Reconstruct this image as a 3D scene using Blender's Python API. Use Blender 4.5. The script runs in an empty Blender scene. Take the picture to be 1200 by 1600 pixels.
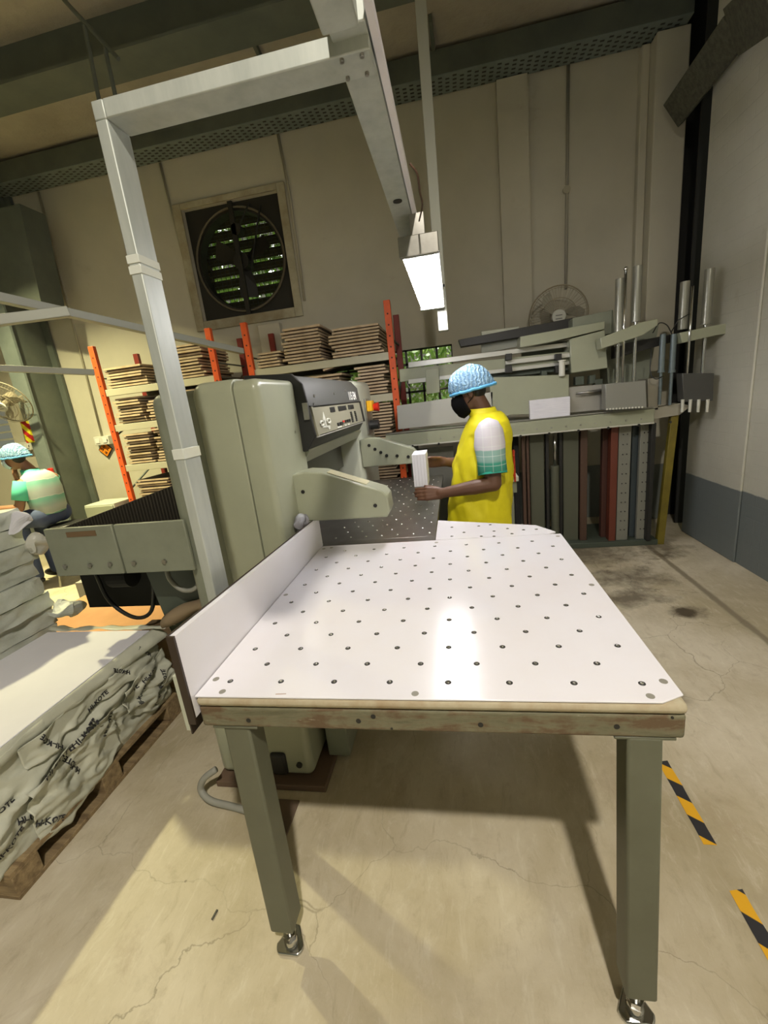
import bpy, bmesh, math, random
from mathutils import Vector, Matrix, noise
random.seed(7)
PI = math.pi
scn = bpy.context.scene
col = scn.collection

# ------------------------------------------------------------------ camera, world, lights, exposure
CAM_AXES = ((0.98183, -0.06536, -0.17811), (0.15474, -0.26734, 0.95110), (-0.10978, -0.96138, -0.25237))
MR = Matrix(((0.98185, 0.15463, -0.10978), (-0.06539, -0.26735, -0.96138), (-0.17801, 0.95111, -0.25240)))  # rows: image right, image down, forward
FPX = 673.8 * 0.987
CAMZ = 1.55
cd = bpy.data.cameras.new('camera'); cam = bpy.data.objects.new('camera', cd); col.objects.link(cam)
cd.sensor_fit = 'VERTICAL'; cd.sensor_height = 36.0; cd.lens = FPX / 1600 * 36.0; cd.clip_start = 0.02; cd.clip_end = 200
rx, ry, rz = MR[0], MR[1], MR[2]
m3 = Matrix((rx, -ry, -rz)).transposed()
cam.matrix_world = Matrix.Translation((0, 0, CAMZ)) @ m3.to_4x4()
scn.camera = cam
scn.view_settings.view_transform = 'Standard'; scn.view_settings.look = 'None'
scn.view_settings.gamma = 1; scn.view_settings.use_curve_mapping = False
scn.view_settings.exposure = 0.32
w = bpy.data.worlds.new('world'); scn.world = w; w.use_nodes = True
w.node_tree.nodes['Background'].inputs[0].default_value = (0.84, 0.86, 0.62, 1)
w.node_tree.nodes['Background'].inputs[1].default_value = 0.17
TUBE = 46.0          # emission of the fluorescent tubes over the table
HIGH = [((0.42, -1.05, 4.0), 128, (1.0, 0.92, 0.80)), ((-4.2, 3.1, 4.05), 138, (1.0, 0.91, 0.50))]
sl = bpy.data.lights.new('sun', 'SUN'); sl.energy = 7; sl.angle = 0.02
so = bpy.data.objects.new('sun', sl); col.objects.link(so); so.rotation_euler = (math.radians(-30), 0, 0.3)

def P(px, py, Y):
    """point of the vertical plane at depth Y seen at a pixel of the 1200x1600 frame"""
    r = rx * (px - 600) + ry * (py - 800) + rz * FPX
    k = Y / r.y
    return Vector((r.x * k, Y, CAMZ + r.z * k))

# ------------------------------------------------------------------ materials
MATS = {}
def mat(name, c, rough=0.5, metal=0.0, c2=None, scale=6.0, amt=0.5, bump=0.0, bscale=40.0, emit=0, stretch=(1, 1, 1), alpha=1.0, spec=0.5, detail=6):
    if name in MATS: return MATS[name]
    m = bpy.data.materials.new(name); m.use_nodes = True; nt = m.node_tree; N = nt.nodes; L = nt.links
    b = N['Principled BSDF']
    b.inputs['Base Color'].default_value = (*c, 1); b.inputs['Roughness'].default_value = rough; b.inputs['Metallic'].default_value = metal
    b.inputs['Specular IOR Level'].default_value = spec
    if emit:
        b.inputs['Emission Color'].default_value = (*c, 1); b.inputs['Emission Strength'].default_value = emit
    if alpha < 1: b.inputs['Alpha'].default_value = alpha
    tc = N.new('ShaderNodeTexCoord'); mp = N.new('ShaderNodeMapping'); mp.inputs['Scale'].default_value = stretch
    L.new(tc.outputs['Object'], mp.inputs[0])
    if c2 is not None:
        n = N.new('ShaderNodeTexNoise'); n.inputs['Scale'].default_value = scale; n.inputs['Detail'].default_value = detail; n.inputs['Roughness'].default_value = 0.62
        L.new(mp.outputs[0], n.inputs['Vector'])
        rp = N.new('ShaderNodeValToRGB'); rp.color_ramp.elements[0].position = 0.5 - 0.28 * (1 - amt) - 0.02; rp.color_ramp.elements[1].position = 0.5 + 0.28 * (1 - amt) + 0.04
        rp.color_ramp.elements[0].color = (*c, 1); rp.color_ramp.elements[1].color = (*c2, 1)
        L.new(n.outputs[0], rp.inputs[0]); L.new(rp.outputs[0], b.inputs['Base Color'])
    if bump:
        n2 = N.new('ShaderNodeTexNoise'); n2.inputs['Scale'].default_value = bscale; n2.inputs['Detail'].default_value = 5
        L.new(mp.outputs[0], n2.inputs['Vector'])
        bp = N.new('ShaderNodeBump'); bp.inputs['Strength'].default_value = bump; bp.inputs['Distance'].default_value = 0.01
        L.new(n2.outputs[0], bp.inputs['Height']); L.new(bp.outputs[0], b.inputs['Normal'])
    MATS[name] = m
    return m

def mx(nt, a, b, fac, blend='MIX'):
    n = nt.nodes.new('ShaderNodeMix'); n.data_type = 'RGBA'; n.blend_type = blend
    for i, v in ((0, fac), (6, a), (7, b)):
        if isinstance(v, bpy.types.NodeSocket): nt.links.new(v, n.inputs[i])
        elif i == 0: n.inputs[0].default_value = v
        else: n.inputs[i].default_value = (*v, 1)
    return n.outputs[2]
def mth(nt, op, a, b=0.0, c=0.0):
    n = nt.nodes.new('ShaderNodeMath'); n.operation = op
    for i, v in enumerate((a, b, c)):
        if isinstance(v, bpy.types.NodeSocket): nt.links.new(v, n.inputs[i])
        else: n.inputs[i].default_value = v
    return n.outputs[0]
def ramp(nt, v, p0, p1, c0=0.0, c1=1.0):
    n = nt.nodes.new('ShaderNodeMapRange'); n.inputs[1].default_value = p0; n.inputs[2].default_value = p1; n.inputs[3].default_value = c0; n.inputs[4].default_value = c1
    nt.links.new(v, n.inputs[0]); return n.outputs[0]
def noi(nt, vec, scale, detail=5, rough=0.6, dist=0.0):
    n = nt.nodes.new('ShaderNodeTexNoise'); n.inputs['Scale'].default_value = scale; n.inputs['Detail'].default_value = detail
    n.inputs['Roughness'].default_value = rough; n.inputs['Distortion'].default_value = dist
    if vec is not None: nt.links.new(vec, n.inputs['Vector'])
    return n.outputs[0]
def newmat(name):
    m = bpy.data.materials.new(name); m.use_nodes = True; nt = m.node_tree
    g = nt.nodes.new('ShaderNodeNewGeometry'); s = nt.nodes.new('ShaderNodeSeparateXYZ'); nt.links.new(g.outputs['Position'], s.inputs[0])
    MATS[name] = m
    return m, nt, nt.nodes['Principled BSDF'], g.outputs['Position'], s.outputs

def floor_mat():
    m, nt, b, pos, S = newmat('concrete')
    n1 = noi(nt, pos, 1.3, 8, 0.65, 0.4); n2 = noi(nt, pos, 9, 6, 0.7); n3 = noi(nt, pos, 60, 3)
    c = mx(nt, (0.42, 0.36, 0.235), (0.60, 0.54, 0.41), ramp(nt, n1, 0.38, 0.62))
    c = mx(nt, c, (0.30, 0.21, 0.14), ramp(nt, noi(nt, pos, 2.2, 10, 0.75, 0.8), 0.56, 0.74, 0, 0.45))
    c = mx(nt, c, (0.33, 0.28, 0.19), ramp(nt, n2, 0.55, 0.8, 0, 0.5))
    c = mx(nt, c, (0.68, 0.64, 0.54), ramp(nt, noi(nt, pos, 3.7, 9, 0.7, 1.2), 0.60, 0.74, 0, 0.35))
    mps = nt.nodes.new('ShaderNodeMapping'); mps.inputs['Scale'].default_value = (3.0, 1.0, 1); mps.inputs['Rotation'].default_value = (0, 0, 0.35); nt.links.new(pos, mps.inputs[0])
    st_ = noi(nt, mps.outputs[0], 7, 8, 0.75, 0.6)
    c = mx(nt, c, (0.30, 0.245, 0.15), ramp(nt, st_, 0.54, 0.70, 0, 0.45)); c = mx(nt, c, (0.72, 0.68, 0.56), ramp(nt, st_, 0.46, 0.30, 0, 0.40))
    # pitted spots
    v = nt.nodes.new('ShaderNodeTexVoronoi'); v.inputs['Scale'].default_value = 9; nt.links.new(pos, v.inputs['Vector'])
    sp = mth(nt, 'MULTIPLY', ramp(nt, v.outputs['Distance'], 0.03, 0.05, 1, 0), ramp(nt, noi(nt, pos, 2.0, 2), 0.55, 0.6))
    c = mx(nt, c, (0.10, 0.08, 0.05), mth(nt, 'MULTIPLY', sp, 0.8))
    # cracks
    wv = nt.nodes.new('ShaderNodeVectorMath'); wv.operation = 'MULTIPLY_ADD'
    nc = nt.nodes.new('ShaderNodeTexNoise'); nc.inputs['Scale'].default_value = 2.0; nc.inputs['Detail'].default_value = 9; nt.links.new(pos, nc.inputs['Vector'])
    nt.links.new(nc.outputs['Color'], wv.inputs[0]); wv.inputs[1].default_value = (0.6, 0.6, 0); nt.links.new(pos, wv.inputs[2])
    v2 = nt.nodes.new('ShaderNodeTexVoronoi'); v2.feature = 'DISTANCE_TO_EDGE'; v2.inputs['Scale'].default_value = 1.25; nt.links.new(wv.outputs[0], v2.inputs['Vector'])
    cr = mth(nt, 'MULTIPLY', ramp(nt, v2.outputs['Distance'], 0.0, 0.0035, 1, 0), ramp(nt, noi(nt, pos, 1.1, 2), 0.42, 0.55))
    c = mx(nt, c, (0.16, 0.13, 0.08), mth(nt, 'MULTIPLY', cr, 0.6))
    # slab joint along the right of the floor
    j = mth(nt, 'ABSOLUTE', mth(nt, 'SUBTRACT', S[0], 1.66))
    jm = mth(nt, 'MULTIPLY', ramp(nt, mth(nt, 'ADD', j, mth(nt, 'MULTIPLY', n2, 0.03)), 0.028, 0.045, 1, 0), ramp(nt, S[1], 1.5, 1.7))
    c = mx(nt, c, (0.19, 0.155, 0.10), mth(nt, 'MULTIPLY', jm, 0.8))
    # oil stains in front of the machine, broad dark patches along its base
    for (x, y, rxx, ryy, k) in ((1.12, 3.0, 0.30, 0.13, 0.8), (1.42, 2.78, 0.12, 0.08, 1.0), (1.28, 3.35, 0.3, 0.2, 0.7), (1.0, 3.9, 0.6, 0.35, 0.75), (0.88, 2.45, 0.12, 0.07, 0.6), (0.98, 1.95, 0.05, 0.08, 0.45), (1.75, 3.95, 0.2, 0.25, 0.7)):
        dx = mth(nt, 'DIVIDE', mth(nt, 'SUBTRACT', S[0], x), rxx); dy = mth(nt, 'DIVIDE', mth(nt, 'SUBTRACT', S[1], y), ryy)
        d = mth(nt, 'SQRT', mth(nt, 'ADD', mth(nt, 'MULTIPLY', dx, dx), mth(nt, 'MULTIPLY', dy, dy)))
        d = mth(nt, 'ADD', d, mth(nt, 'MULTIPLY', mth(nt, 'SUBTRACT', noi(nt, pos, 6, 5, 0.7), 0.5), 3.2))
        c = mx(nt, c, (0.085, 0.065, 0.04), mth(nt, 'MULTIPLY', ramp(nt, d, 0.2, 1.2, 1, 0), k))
    nt.links.new(c, b.inputs['Base Color'])
    nt.links.new(ramp(nt, n1, 0.3, 0.7, 0.42, 0.62), b.inputs['Roughness'])
    bp = nt.nodes.new('ShaderNodeBump'); bp.inputs['Strength'].default_value = 0.25; bp.inputs['Distance'].default_value = 0.004
    nt.links.new(mth(nt, 'ADD', n2, mth(nt, 'MULTIPLY', n3, 0.4)), bp.inputs['Height']); nt.links.new(bp.outputs[0], b.inputs['Normal'])
    return m

def wall_mat(name, up, low, hz, brick=False):
    m, nt, b, pos, S = newmat(name)
    n1 = noi(nt, pos, 0.9, 6, 0.6); n2 = noi(nt, pos, 14, 5)
    c = mx(nt, up, tuple(v * 0.82 for v in up), ramp(nt, n1, 0.35, 0.7))
    c = mx(nt, c, (0.30, 0.24, 0.14), ramp(nt, noi(nt, pos, 3.1, 8, 0.75), 0.62, 0.78, 0, 0.35))
    z = mth(nt, 'ADD', S[2], mth(nt, 'MULTIPLY', n2, 0.012))
    c = mx(nt, low, c, ramp(nt, z, hz, hz + 0.008))
    nt.links.new(c, b.inputs['Base Color']); b.inputs['Roughness'].default_value = 0.62
    bp = nt.nodes.new('ShaderNodeBump'); bp.inputs['Strength'].default_value = 0.35; bp.inputs['Distance'].default_value = 0.01
    h = mth(nt, 'ADD', mth(nt, 'MULTIPLY', n2, 0.5), noi(nt, pos, 3, 3))
    if brick:
        sx = nt.nodes.new('ShaderNodeCombineXYZ'); nt.links.new(S[1], sx.inputs[0]); nt.links.new(S[2], sx.inputs[1])
        bk = nt.nodes.new('ShaderNodeTexBrick'); bk.inputs['Scale'].default_value = 2.5; bk.inputs['Mortar Size'].default_value = 0.012; bk.inputs['Mortar Smooth'].default_value = 0.6
        nt.links.new(sx.outputs[0], bk.inputs['Vector'])
        h = mth(nt, 'SUBTRACT', h, mth(nt, 'MULTIPLY', bk.outputs['Fac'], 0.35))
    nt.links.new(h, bp.inputs['Height']); nt.links.new(bp.outputs[0], b.inputs['Normal'])
    return m

def plaid_mat():
    m, nt, b, pos, S = newmat('plaid_cloth')
    zz = mth(nt, 'ADD', S[2], mth(nt, 'MULTIPLY', noi(nt, pos, 20, 2), 0.01))
    c = mx(nt, (0.06, 0.36, 0.26), (0.25, 0.42, 0.38), ramp(nt, zz, 1.17, 1.18))
    c = mx(nt, c, (0.62, 0.60, 0.66), ramp(nt, zz, 1.235, 1.24))
    for ax, per in ((0, 0.045), (2, 0.05)):
        f = mth(nt, 'FRACT', mth(nt, 'DIVIDE', S[ax], per)); c = mx(nt, c, (0.72, 0.76, 0.74), mth(nt, 'MULTIPLY', ramp(nt, f, 0.06, 0.1, 1, 0), 0.45))
    nt.links.new(c, b.inputs['Base Color']); b.inputs['Roughness'].default_value = 0.85
    return m

def uniform_mat():
    m, nt, b, pos, S = newmat('uniform_cloth')
    f = mth(nt, 'FRACT', mth(nt, 'DIVIDE', mth(nt, 'ADD', S[2], mth(nt, 'MULTIPLY', noi(nt, pos, 5, 2), 0.06)), 0.17))
    c = mx(nt, (0.40, 0.46, 0.42), (0.18, 0.42, 0.33), ramp(nt, f, 0.35, 0.8))
    c = mx(nt, c, (0.55, 0.58, 0.54), ramp(nt, f, 0.94, 0.98))
    nt.links.new(c, b.inputs['Base Color']); b.inputs['Roughness'].default_value = 0.85
    return m

def worn_edge():
    m, nt, b, pos, S = newmat('worn_painted_wood')
    mp = nt.nodes.new('ShaderNodeMapping'); mp.inputs['Scale'].default_value = (1, 1, 6); nt.links.new(pos, mp.inputs[0])
    n1 = noi(nt, mp.outputs[0], 5, 9, 0.7, 0.5); n2 = noi(nt, pos, 24, 5)
    c = mx(nt, (0.11, 0.105, 0.06), (0.235, 0.22, 0.14), ramp(nt, n1, 0.35, 0.65))
    c = mx(nt, c, (0.10, 0.05, 0.022), ramp(nt, mth(nt, 'ADD', n1, mth(nt, 'MULTIPLY', n2, 0.3)), 0.62, 0.74, 0, 0.8))
    c = mx(nt, c, (0.5, 0.48, 0.38), ramp(nt, noi(nt, mp.outputs[0], 9, 7, 0.8), 0.62, 0.7, 0, 0.7))
    nt.links.new(c, b.inputs['Base Color']); b.inputs['Roughness'].default_value = 0.6
    bp = nt.nodes.new('ShaderNodeBump'); bp.inputs['Strength'].default_value = 0.4; bp.inputs['Distance'].default_value = 0.004
    nt.links.new(n1, bp.inputs['Height']); nt.links.new(bp.outputs[0], b.inputs['Normal'])
    return m

def hazard_mat(name, c1, c2, per, ax=(0, 1), k=0.5):
    m, nt, b, pos, S = newmat(name)
    t = mth(nt, 'ADD', S[ax[1]], mth(nt, 'MULTIPLY', S[ax[0]], k))
    f = mth(nt, 'FRACT', mth(nt, 'DIVIDE', t, per))
    c = mx(nt, c1, c2, ramp(nt, f, 0.49, 0.51))
    nt.links.new(c, b.inputs['Base Color']); b.inputs['Roughness'].default_value = 0.5
    return m

def cap_mat():
    m, nt, b, pos, S = newmat('hairnet_gauze')
    wv = nt.nodes.new('ShaderNodeTexWave'); wv.inputs['Scale'].default_value = 14; wv.inputs['Distortion'].default_value = 5; wv.inputs['Detail'].default_value = 2; wv.inputs['Detail Scale'].default_value = 4
    nt.links.new(pos, wv.inputs['Vector'])
    c = mx(nt, (0.15, 0.30, 0.48), (0.30, 0.48, 0.64), ramp(nt, wv.outputs['Fac'], 0.1, 0.9))
    nt.links.new(c, b.inputs['Base Color']); b.inputs['Roughness'].default_value = 0.7
    bp = nt.nodes.new('ShaderNodeBump'); bp.inputs['Strength'].default_value = 0.6; bp.inputs['Distance'].default_value = 0.01
    nt.links.new(wv.outputs['Fac'], bp.inputs['Height']); nt.links.new(bp.outputs[0], b.inputs['Normal'])
    return m

CONC = floor_mat()
WALLB = wall_mat('cream_wall', (0.56, 0.53, 0.42), (0.17, 0.185, 0.165), 0.60)
WALLR = wall_mat('cream_brick_wall', (0.58, 0.57, 0.48), (0.15, 0.17, 0.17), 0.585, True)
CEIL = mat('ceiling_board', (0.33, 0.30, 0.24), 0.9, c2=(0.42, 0.385, 0.31), scale=2, bump=0.6, bscale=25)
BEAMG = mat('dark_green_steel', (0.085, 0.10, 0.085), 0.6, c2=(0.12, 0.135, 0.11), scale=3)
BEAML = mat('grey_steel_paint', (0.20, 0.235, 0.215), 0.6, c2=(0.15, 0.18, 0.165), scale=4)
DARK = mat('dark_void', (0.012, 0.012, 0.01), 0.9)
MACH = mat('machine_paint', (0.34, 0.355, 0.255), 0.32, c2=(0.30, 0.315, 0.225), scale=4, amt=0.2)
MACHL = mat('light_machine_paint', (0.50, 0.52, 0.42), 0.35, c2=(0.45, 0.47, 0.37), scale=4, amt=0.2)
MACHG = mat('grey_green_machine_paint', (0.25, 0.27, 0.205), 0.45, c2=(0.20, 0.215, 0.16), scale=5, amt=0.3)
MACHD = mat('deep_green_machine_paint', (0.06, 0.075, 0.055), 0.5)
CONS = mat('console_charcoal', (0.062, 0.064, 0.056), 0.45)
CONSP = mat('console_plate', (0.25, 0.24, 0.17), 0.5)
BLACK = mat('black_plastic', (0.015, 0.015, 0.014), 0.45)
ALU = mat('brushed_aluminium', (0.50, 0.53, 0.49), 0.5, 0.3, c2=(0.40, 0.43, 0.40), scale=3, stretch=(6, 6, 1))
STEEL = mat('bare_steel', (0.42, 0.41, 0.38), 0.3, 0.9, c2=(0.30, 0.29, 0.26), scale=9)
TSTEEL = mat('table_steel', (0.27, 0.255, 0.23), 0.28, 0.8, c2=(0.17, 0.155, 0.135), scale=5, amt=0.3)
CHROME = mat('chrome', (0.6, 0.6, 0.58), 0.15, 1.0)
WHITE = mat('white_laminate', (0.78, 0.775, 0.83), 0.17, c2=(0.76, 0.74, 0.77), scale=3)
WORN = worn_edge()
CHIP = mat('chipped_edge_wood', (0.50, 0.47, 0.34), 0.7, c2=(0.30, 0.20, 0.10), scale=9, amt=0.25)
LEGP = mat('leg_olive_paint', (0.105, 0.108, 0.07), 0.45, c2=(0.125, 0.13, 0.088), scale=6)
ORANGE = mat('orange_rack_paint', (0.72, 0.11, 0.02), 0.45, c2=(0.60, 0.085, 0.02), scale=8)
RACKR = mat('dark_red_rack_paint', (0.22, 0.025, 0.015), 0.5)
CREAM = mat('cream_shelf_paint', (0.45, 0.43, 0.32), 0.5)
PLY = mat('plywood_edge', (0.56, 0.44, 0.29), 0.75, c2=(0.42, 0.31, 0.19), scale=7)
PLYD = mat('dark_rule_layer', (0.06, 0.035, 0.02), 0.8)
PAPER = mat('white_paper', (0.74, 0.74, 0.80), 0.8, c2=(0.68, 0.68, 0.74), scale=2)
WRAP = mat('grey_wrapping_paper', (0.56, 0.57, 0.47), 0.5, c2=(0.48, 0.49, 0.40), scale=5, bump=0.5, bscale=14)
WRAPB = mat('pale_wrapping_paper', (0.60, 0.63, 0.57), 0.55, c2=(0.47, 0.50, 0.44), scale=6, bump=1.0, bscale=13)
INK = mat('black_print', (0.02, 0.02, 0.025), 0.6)
WOOD = mat('pallet_wood', (0.34, 0.25, 0.13), 0.8, c2=(0.15, 0.10, 0.05), scale=6, stretch=(1, 6, 6), bump=0.3)
CARD = mat('brown_cardboard', (0.52, 0.27, 0.12), 0.8, c2=(0.42, 0.21, 0.09), scale=3)
CARDD = mat('dull_brown_cardboard', (0.22, 0.15, 0.08), 0.8, c2=(0.16, 0.11, 0.06), scale=3)
YEL = mat('yellow_vest_cloth', (0.78, 0.70, 0.01), 0.6, c2=(0.66, 0.58, 0.008), scale=7, amt=0.2, bump=0.35, bscale=16)
SKIN = mat('dark_skin', (0.105, 0.048, 0.026), 0.5, c2=(0.13, 0.062, 0.034), scale=8)
SKIN2 = mat('brown_skin', (0.26, 0.125, 0.065), 0.5, c2=(0.30, 0.15, 0.08), scale=8)
MASKB = mat('black_mask_cloth', (0.006, 0.006, 0.007), 0.9, spec=0.1)
MASKW = mat('pale_blue_mask', (0.50, 0.62, 0.70), 0.8)
HAIR = mat('black_hair', (0.01, 0.009, 0.008), 0.6)
JEANS = mat('dark_trousers', (0.02, 0.025, 0.035), 0.8)
PLAID = plaid_mat(); UNI = uniform_mat(); CAP = cap_mat()
LEAF = mat('leaf_green', (0.13, 0.30, 0.04), 0.35, c2=(0.42, 0.55, 0.16), scale=3)
PLASTW = mat('white_plastic', (0.62, 0.62, 0.54), 0.4)
FANC = mat('aged_fan_plastic', (0.30, 0.26, 0.18), 0.5)
RED = mat('red_plastic', (0.6, 0.02, 0.01), 0.4); YELP = mat('yellow_plastic', (0.85, 0.45, 0.01), 0.4)
RUBBER = mat('grey_rubber', (0.28, 0.28, 0.24), 0.6)
HAZF = hazard_mat('black_yellow_tape', (0.03, 0.03, 0.035), (0.78, 0.42, 0.02), 0.150, (0, 1), 0.75)
HAZW = hazard_mat('red_yellow_tape', (0.5, 0.02, 0.02), (0.8, 0.7, 0.03), 0.14, (0, 2), 1.0)
TUBEM = mat('lit_tube', (1.0, 0.97, 1.0), 0.5, emit=TUBE)
LAMPM = mat('lit_lamp_glass', (1.0, 0.95, 0.85), 0.5, emit=6)

# ------------------------------------------------------------------ mesh helpers
OFF = {}
def crom(p, k=6):
    q = [p[0] * 2 - p[1]] + p + [p[-1] * 2 - p[-2]]; out = []
    for i in range(1, len(q) - 2):
        a, b_, c, d = q[i - 1], q[i], q[i + 1], q[i + 2]
        for j in range(k):
            t = j / k; out.append(0.5 * ((2 * b_) + (c - a) * t + (2 * a - 5 * b_ + 4 * c - d) * t * t + (3 * b_ - a - 3 * c + d) * t ** 3))
    return out + [p[-1]]
class MB:
    def __init__(s): s.v = []; s.f = []; s.mi = []; s.cur = 0
    def add(s, vs, fs):
        n = len(s.v); s.v += [Vector(v) for v in vs]
        for f in fs: s.f.append([i + n for i in f]); s.mi.append(s.cur)
        return s
    def box(s, a, b):
        x0, y0, z0 = a; x1, y1, z1 = b
        x0, x1 = min(x0, x1), max(x0, x1); y0, y1 = min(y0, y1), max(y0, y1); z0, z1 = min(z0, z1), max(z0, z1)
        return s.add([(x0, y0, z0), (x1, y0, z0), (x1, y1, z0), (x0, y1, z0), (x0, y0, z1), (x1, y0, z1), (x1, y1, z1), (x0, y1, z1)],
                     [(0, 3, 2, 1), (4, 5, 6, 7), (0, 1, 5, 4), (1, 2, 6, 5), (2, 3, 7, 6), (3, 0, 4, 7)])
    def obox(s, c, dims, R=None):
        R = R or Matrix.Identity(3); c = Vector(c); h = [d / 2 for d in dims]
        vs = [c + R @ Vector((sx * h[0], sy * h[1], sz * h[2])) for sz in (-1, 1) for sy in (-1, 1) for sx in (-1, 1)]
        return s.add(vs, [(0, 2, 3, 1), (4, 5, 7, 6), (0, 1, 5, 4), (1, 3, 7, 5), (3, 2, 6, 7), (2, 0, 4, 6)])
    def bar(s, p, q, w, h, up=(0, 0, 1)):
        p, q = Vector(p), Vector(q); d = (q - p); L = d.length; d.normalize(); up = Vector(up)
        if abs(d.dot(up)) > 0.98: up = Vector((0, 1, 0))
        a = d.cross(up).normalized(); b = a.cross(d).normalized()
        return s.obox((p + q) / 2, (L, w, h), Matrix((d, a, b)).transposed())
    def cyl(s, p, q, r, r2=None, n=16, caps=True):
        p, q = Vector(p), Vector(q); r2 = r if r2 is None else r2; d = (q - p).normalized()
        a = d.orthogonal().normalized(); b = d.cross(a); k = len(s.v)
        vs = [p + (a * math.cos(2 * PI * i / n) + b * math.sin(2 * PI * i / n)) * r for i in range(n)] + [q + (a * math.cos(2 * PI * i / n) + b * math.sin(2 * PI * i / n)) * r2 for i in range(n)]
        fs = [(i, (i + 1) % n, n + (i + 1) % n, n + i) for i in range(n)]
        if caps: fs += [tuple(reversed(range(n))), tuple(range(n, 2 * n))]
        return s.add(vs, fs)
    def tube(s, pts, r, n=8):
        pts = [Vector(p) for p in pts]; rings = []
        if len(pts) > 3 and not isinstance(r, (list, tuple)): pts = crom(pts)
        a = None
        for i, p in enumerate(pts):
            d = (pts[min(i + 1, len(pts) - 1)] - pts[max(i - 1, 0)]).normalized()
            a = d.orthogonal().normalized() if a is None else (a - d * a.dot(d)).normalized()
            b = d.cross(a); rr = r[i] if isinstance(r, (list, tuple)) else r
            rings.append([p + (a * math.cos(2 * PI * k / n) + b * math.sin(2 * PI * k / n)) * rr for k in range(n)])
        return s.loft(rings)
    def loft(s, rings, caps=True):
        n = len(rings[0]); vs = [v for r in rings for v in r]; fs = []
        for i in range(len(rings) - 1):
            for k in range(n): fs.append((i * n + k, i * n + (k + 1) % n, (i + 1) * n + (k + 1) % n, (i + 1) * n + k))
        if caps: fs += [tuple(reversed(range(n))), tuple(range((len(rings) - 1) * n, len(rings) * n))]
        return s.add(vs, fs)
    def prism(s, poly, ext):
        """poly: 3-D points of a planar outline, ext: extrusion vector"""
        n = len(poly); e = Vector(ext); vs = [Vector(p) for p in poly] + [Vector(p) + e for p in poly]
        fs = [tuple(reversed(range(n))), tuple(range(n, 2 * n))] + [(i, (i + 1) % n, n + (i + 1) % n, n + i) for i in range(n)]
        return s.add(vs, fs)
    def sph(s, c, r, n=16, m=10, R=None):
        c = Vector(c); r = (r, r, r) if not hasattr(r, '__len__') else r; R = R or Matrix.Identity(3); rings = []
        for j in range(m + 1):
            t = PI * (0.02 + 0.96 * j / m)
            rings.append([c + R @ Vector((r[0] * math.sin(t) * math.cos(2 * PI * k / n), r[1] * math.sin(t) * math.sin(2 * PI * k / n), -r[2] * math.cos(t))) for k in range(n)])
        return s.loft(rings)
    def build(s, name, m, parent=None, bevel=0.0, smooth=False, seg=2, auto=False):
        me = bpy.data.meshes.new(name); off = OFF.get(parent.name, Vector()) if parent else Vector()
        me.from_pydata([tuple(v - off) for v in s.v], [], s.f)
        ms = m if isinstance(m, (list, tuple)) else [m]
        for x in ms: me.materials.append(x)
        if len(ms) > 1:
            for p, i in zip(me.polygons, s.mi): p.material_index = i
        me.update()
        bm = bmesh.new(); bm.from_mesh(me); bmesh.ops.recalc_face_normals(bm, faces=bm.faces); bm.to_mesh(me); bm.free()
        o = bpy.data.objects.new(name, me); col.objects.link(o)
        if parent: o.parent = parent; OFF[o.name] = off
        else: OFF[o.name] = Vector()
        if smooth:
            for p in me.polygons: p.use_smooth = True
        if bevel:
            b = o.modifiers.new('bevel', 'BEVEL'); b.width = bevel; b.segments = seg; b.limit_method = 'ANGLE'; b.angle_limit = 0.6; b.harden_normals = False
            for p in me.polygons: p.use_smooth = True
            if hasattr(me, 'set_sharp_from_angle'): me.set_sharp_from_angle(angle=0.7)
            me.update()
        if auto and hasattr(me, 'set_sharp_from_angle'):
            for p in me.polygons: p.use_smooth = True
            me.set_sharp_from_angle(angle=0.7)
        return o
def tag(o, label, cat, group=None, kind=None):
    if label: o['label'] = label
    if cat: o['category'] = cat
    if group: o['group'] = group
    if kind: o['kind'] = kind
    return o
def thing(name, label, cat, loc, group=None):
    o = bpy.data.objects.new(name, None); o.location = loc; o.empty_display_size = 0.05; col.objects.link(o)
    OFF[o.name] = Vector(loc)
    return tag(o, label, cat, group)
def struct(o): o['kind'] = 'structure'; return o
def bx(name, a, b, m, parent=None, bevel=0.0): return MB().box(a, b).build(name, m, parent, bevel)
def lab(o, t): o['label'] = t; return o
def dup(root, delta=(0, 0, 0), label=None, group=None):
    r = root.copy(); col.objects.link(r); r.location = Vector(root.location) + Vector(delta); OFF[r.name] = OFF[root.name]
    if label: r['label'] = label
    if group: r['group'] = group
    for ch in [c for c in col.objects if c.parent == root]:
        c = ch.copy(); col.objects.link(c); c.parent = r
        for g in [q for q in col.objects if q.parent == ch]:
            d = g.copy(); col.objects.link(d); d.parent = c
    return r
def text_mesh(txt, size, fn, m, name, parent=None, cuts=0, bold=0.0):
    cu = bpy.data.curves.new('t', 'FONT'); cu.body = txt; cu.size = size; cu.align_x = 'CENTER'; cu.align_y = 'CENTER'; cu.offset = bold; cu.resolution_u = 2
    o = bpy.data.objects.new('t', cu); col.objects.link(o); dg = bpy.context.evaluated_depsgraph_get()
    me = bpy.data.meshes.new_from_object(o.evaluated_get(dg)); bpy.data.objects.remove(o); bpy.data.curves.remove(cu)
    bm = bmesh.new(); bm.from_mesh(me); bmesh.ops.triangulate(bm, faces=bm.faces)
    for _ in range(cuts): bmesh.ops.subdivide_edges(bm, edges=bm.edges, cuts=1, use_grid_fill=True)
    off = OFF.get(parent.name, Vector()) if parent else Vector()
    for v in bm.verts: v.co = Vector(fn(v.co.x, v.co.y)) - off
    bm.to_mesh(me); bm.free(); me.name = name; me.materials.clear(); me.materials.append(m)
    t = bpy.data.objects.new(name, me); col.objects.link(t)
    if parent: t.parent = parent; OFF[t.name] = off
    return t

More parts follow.
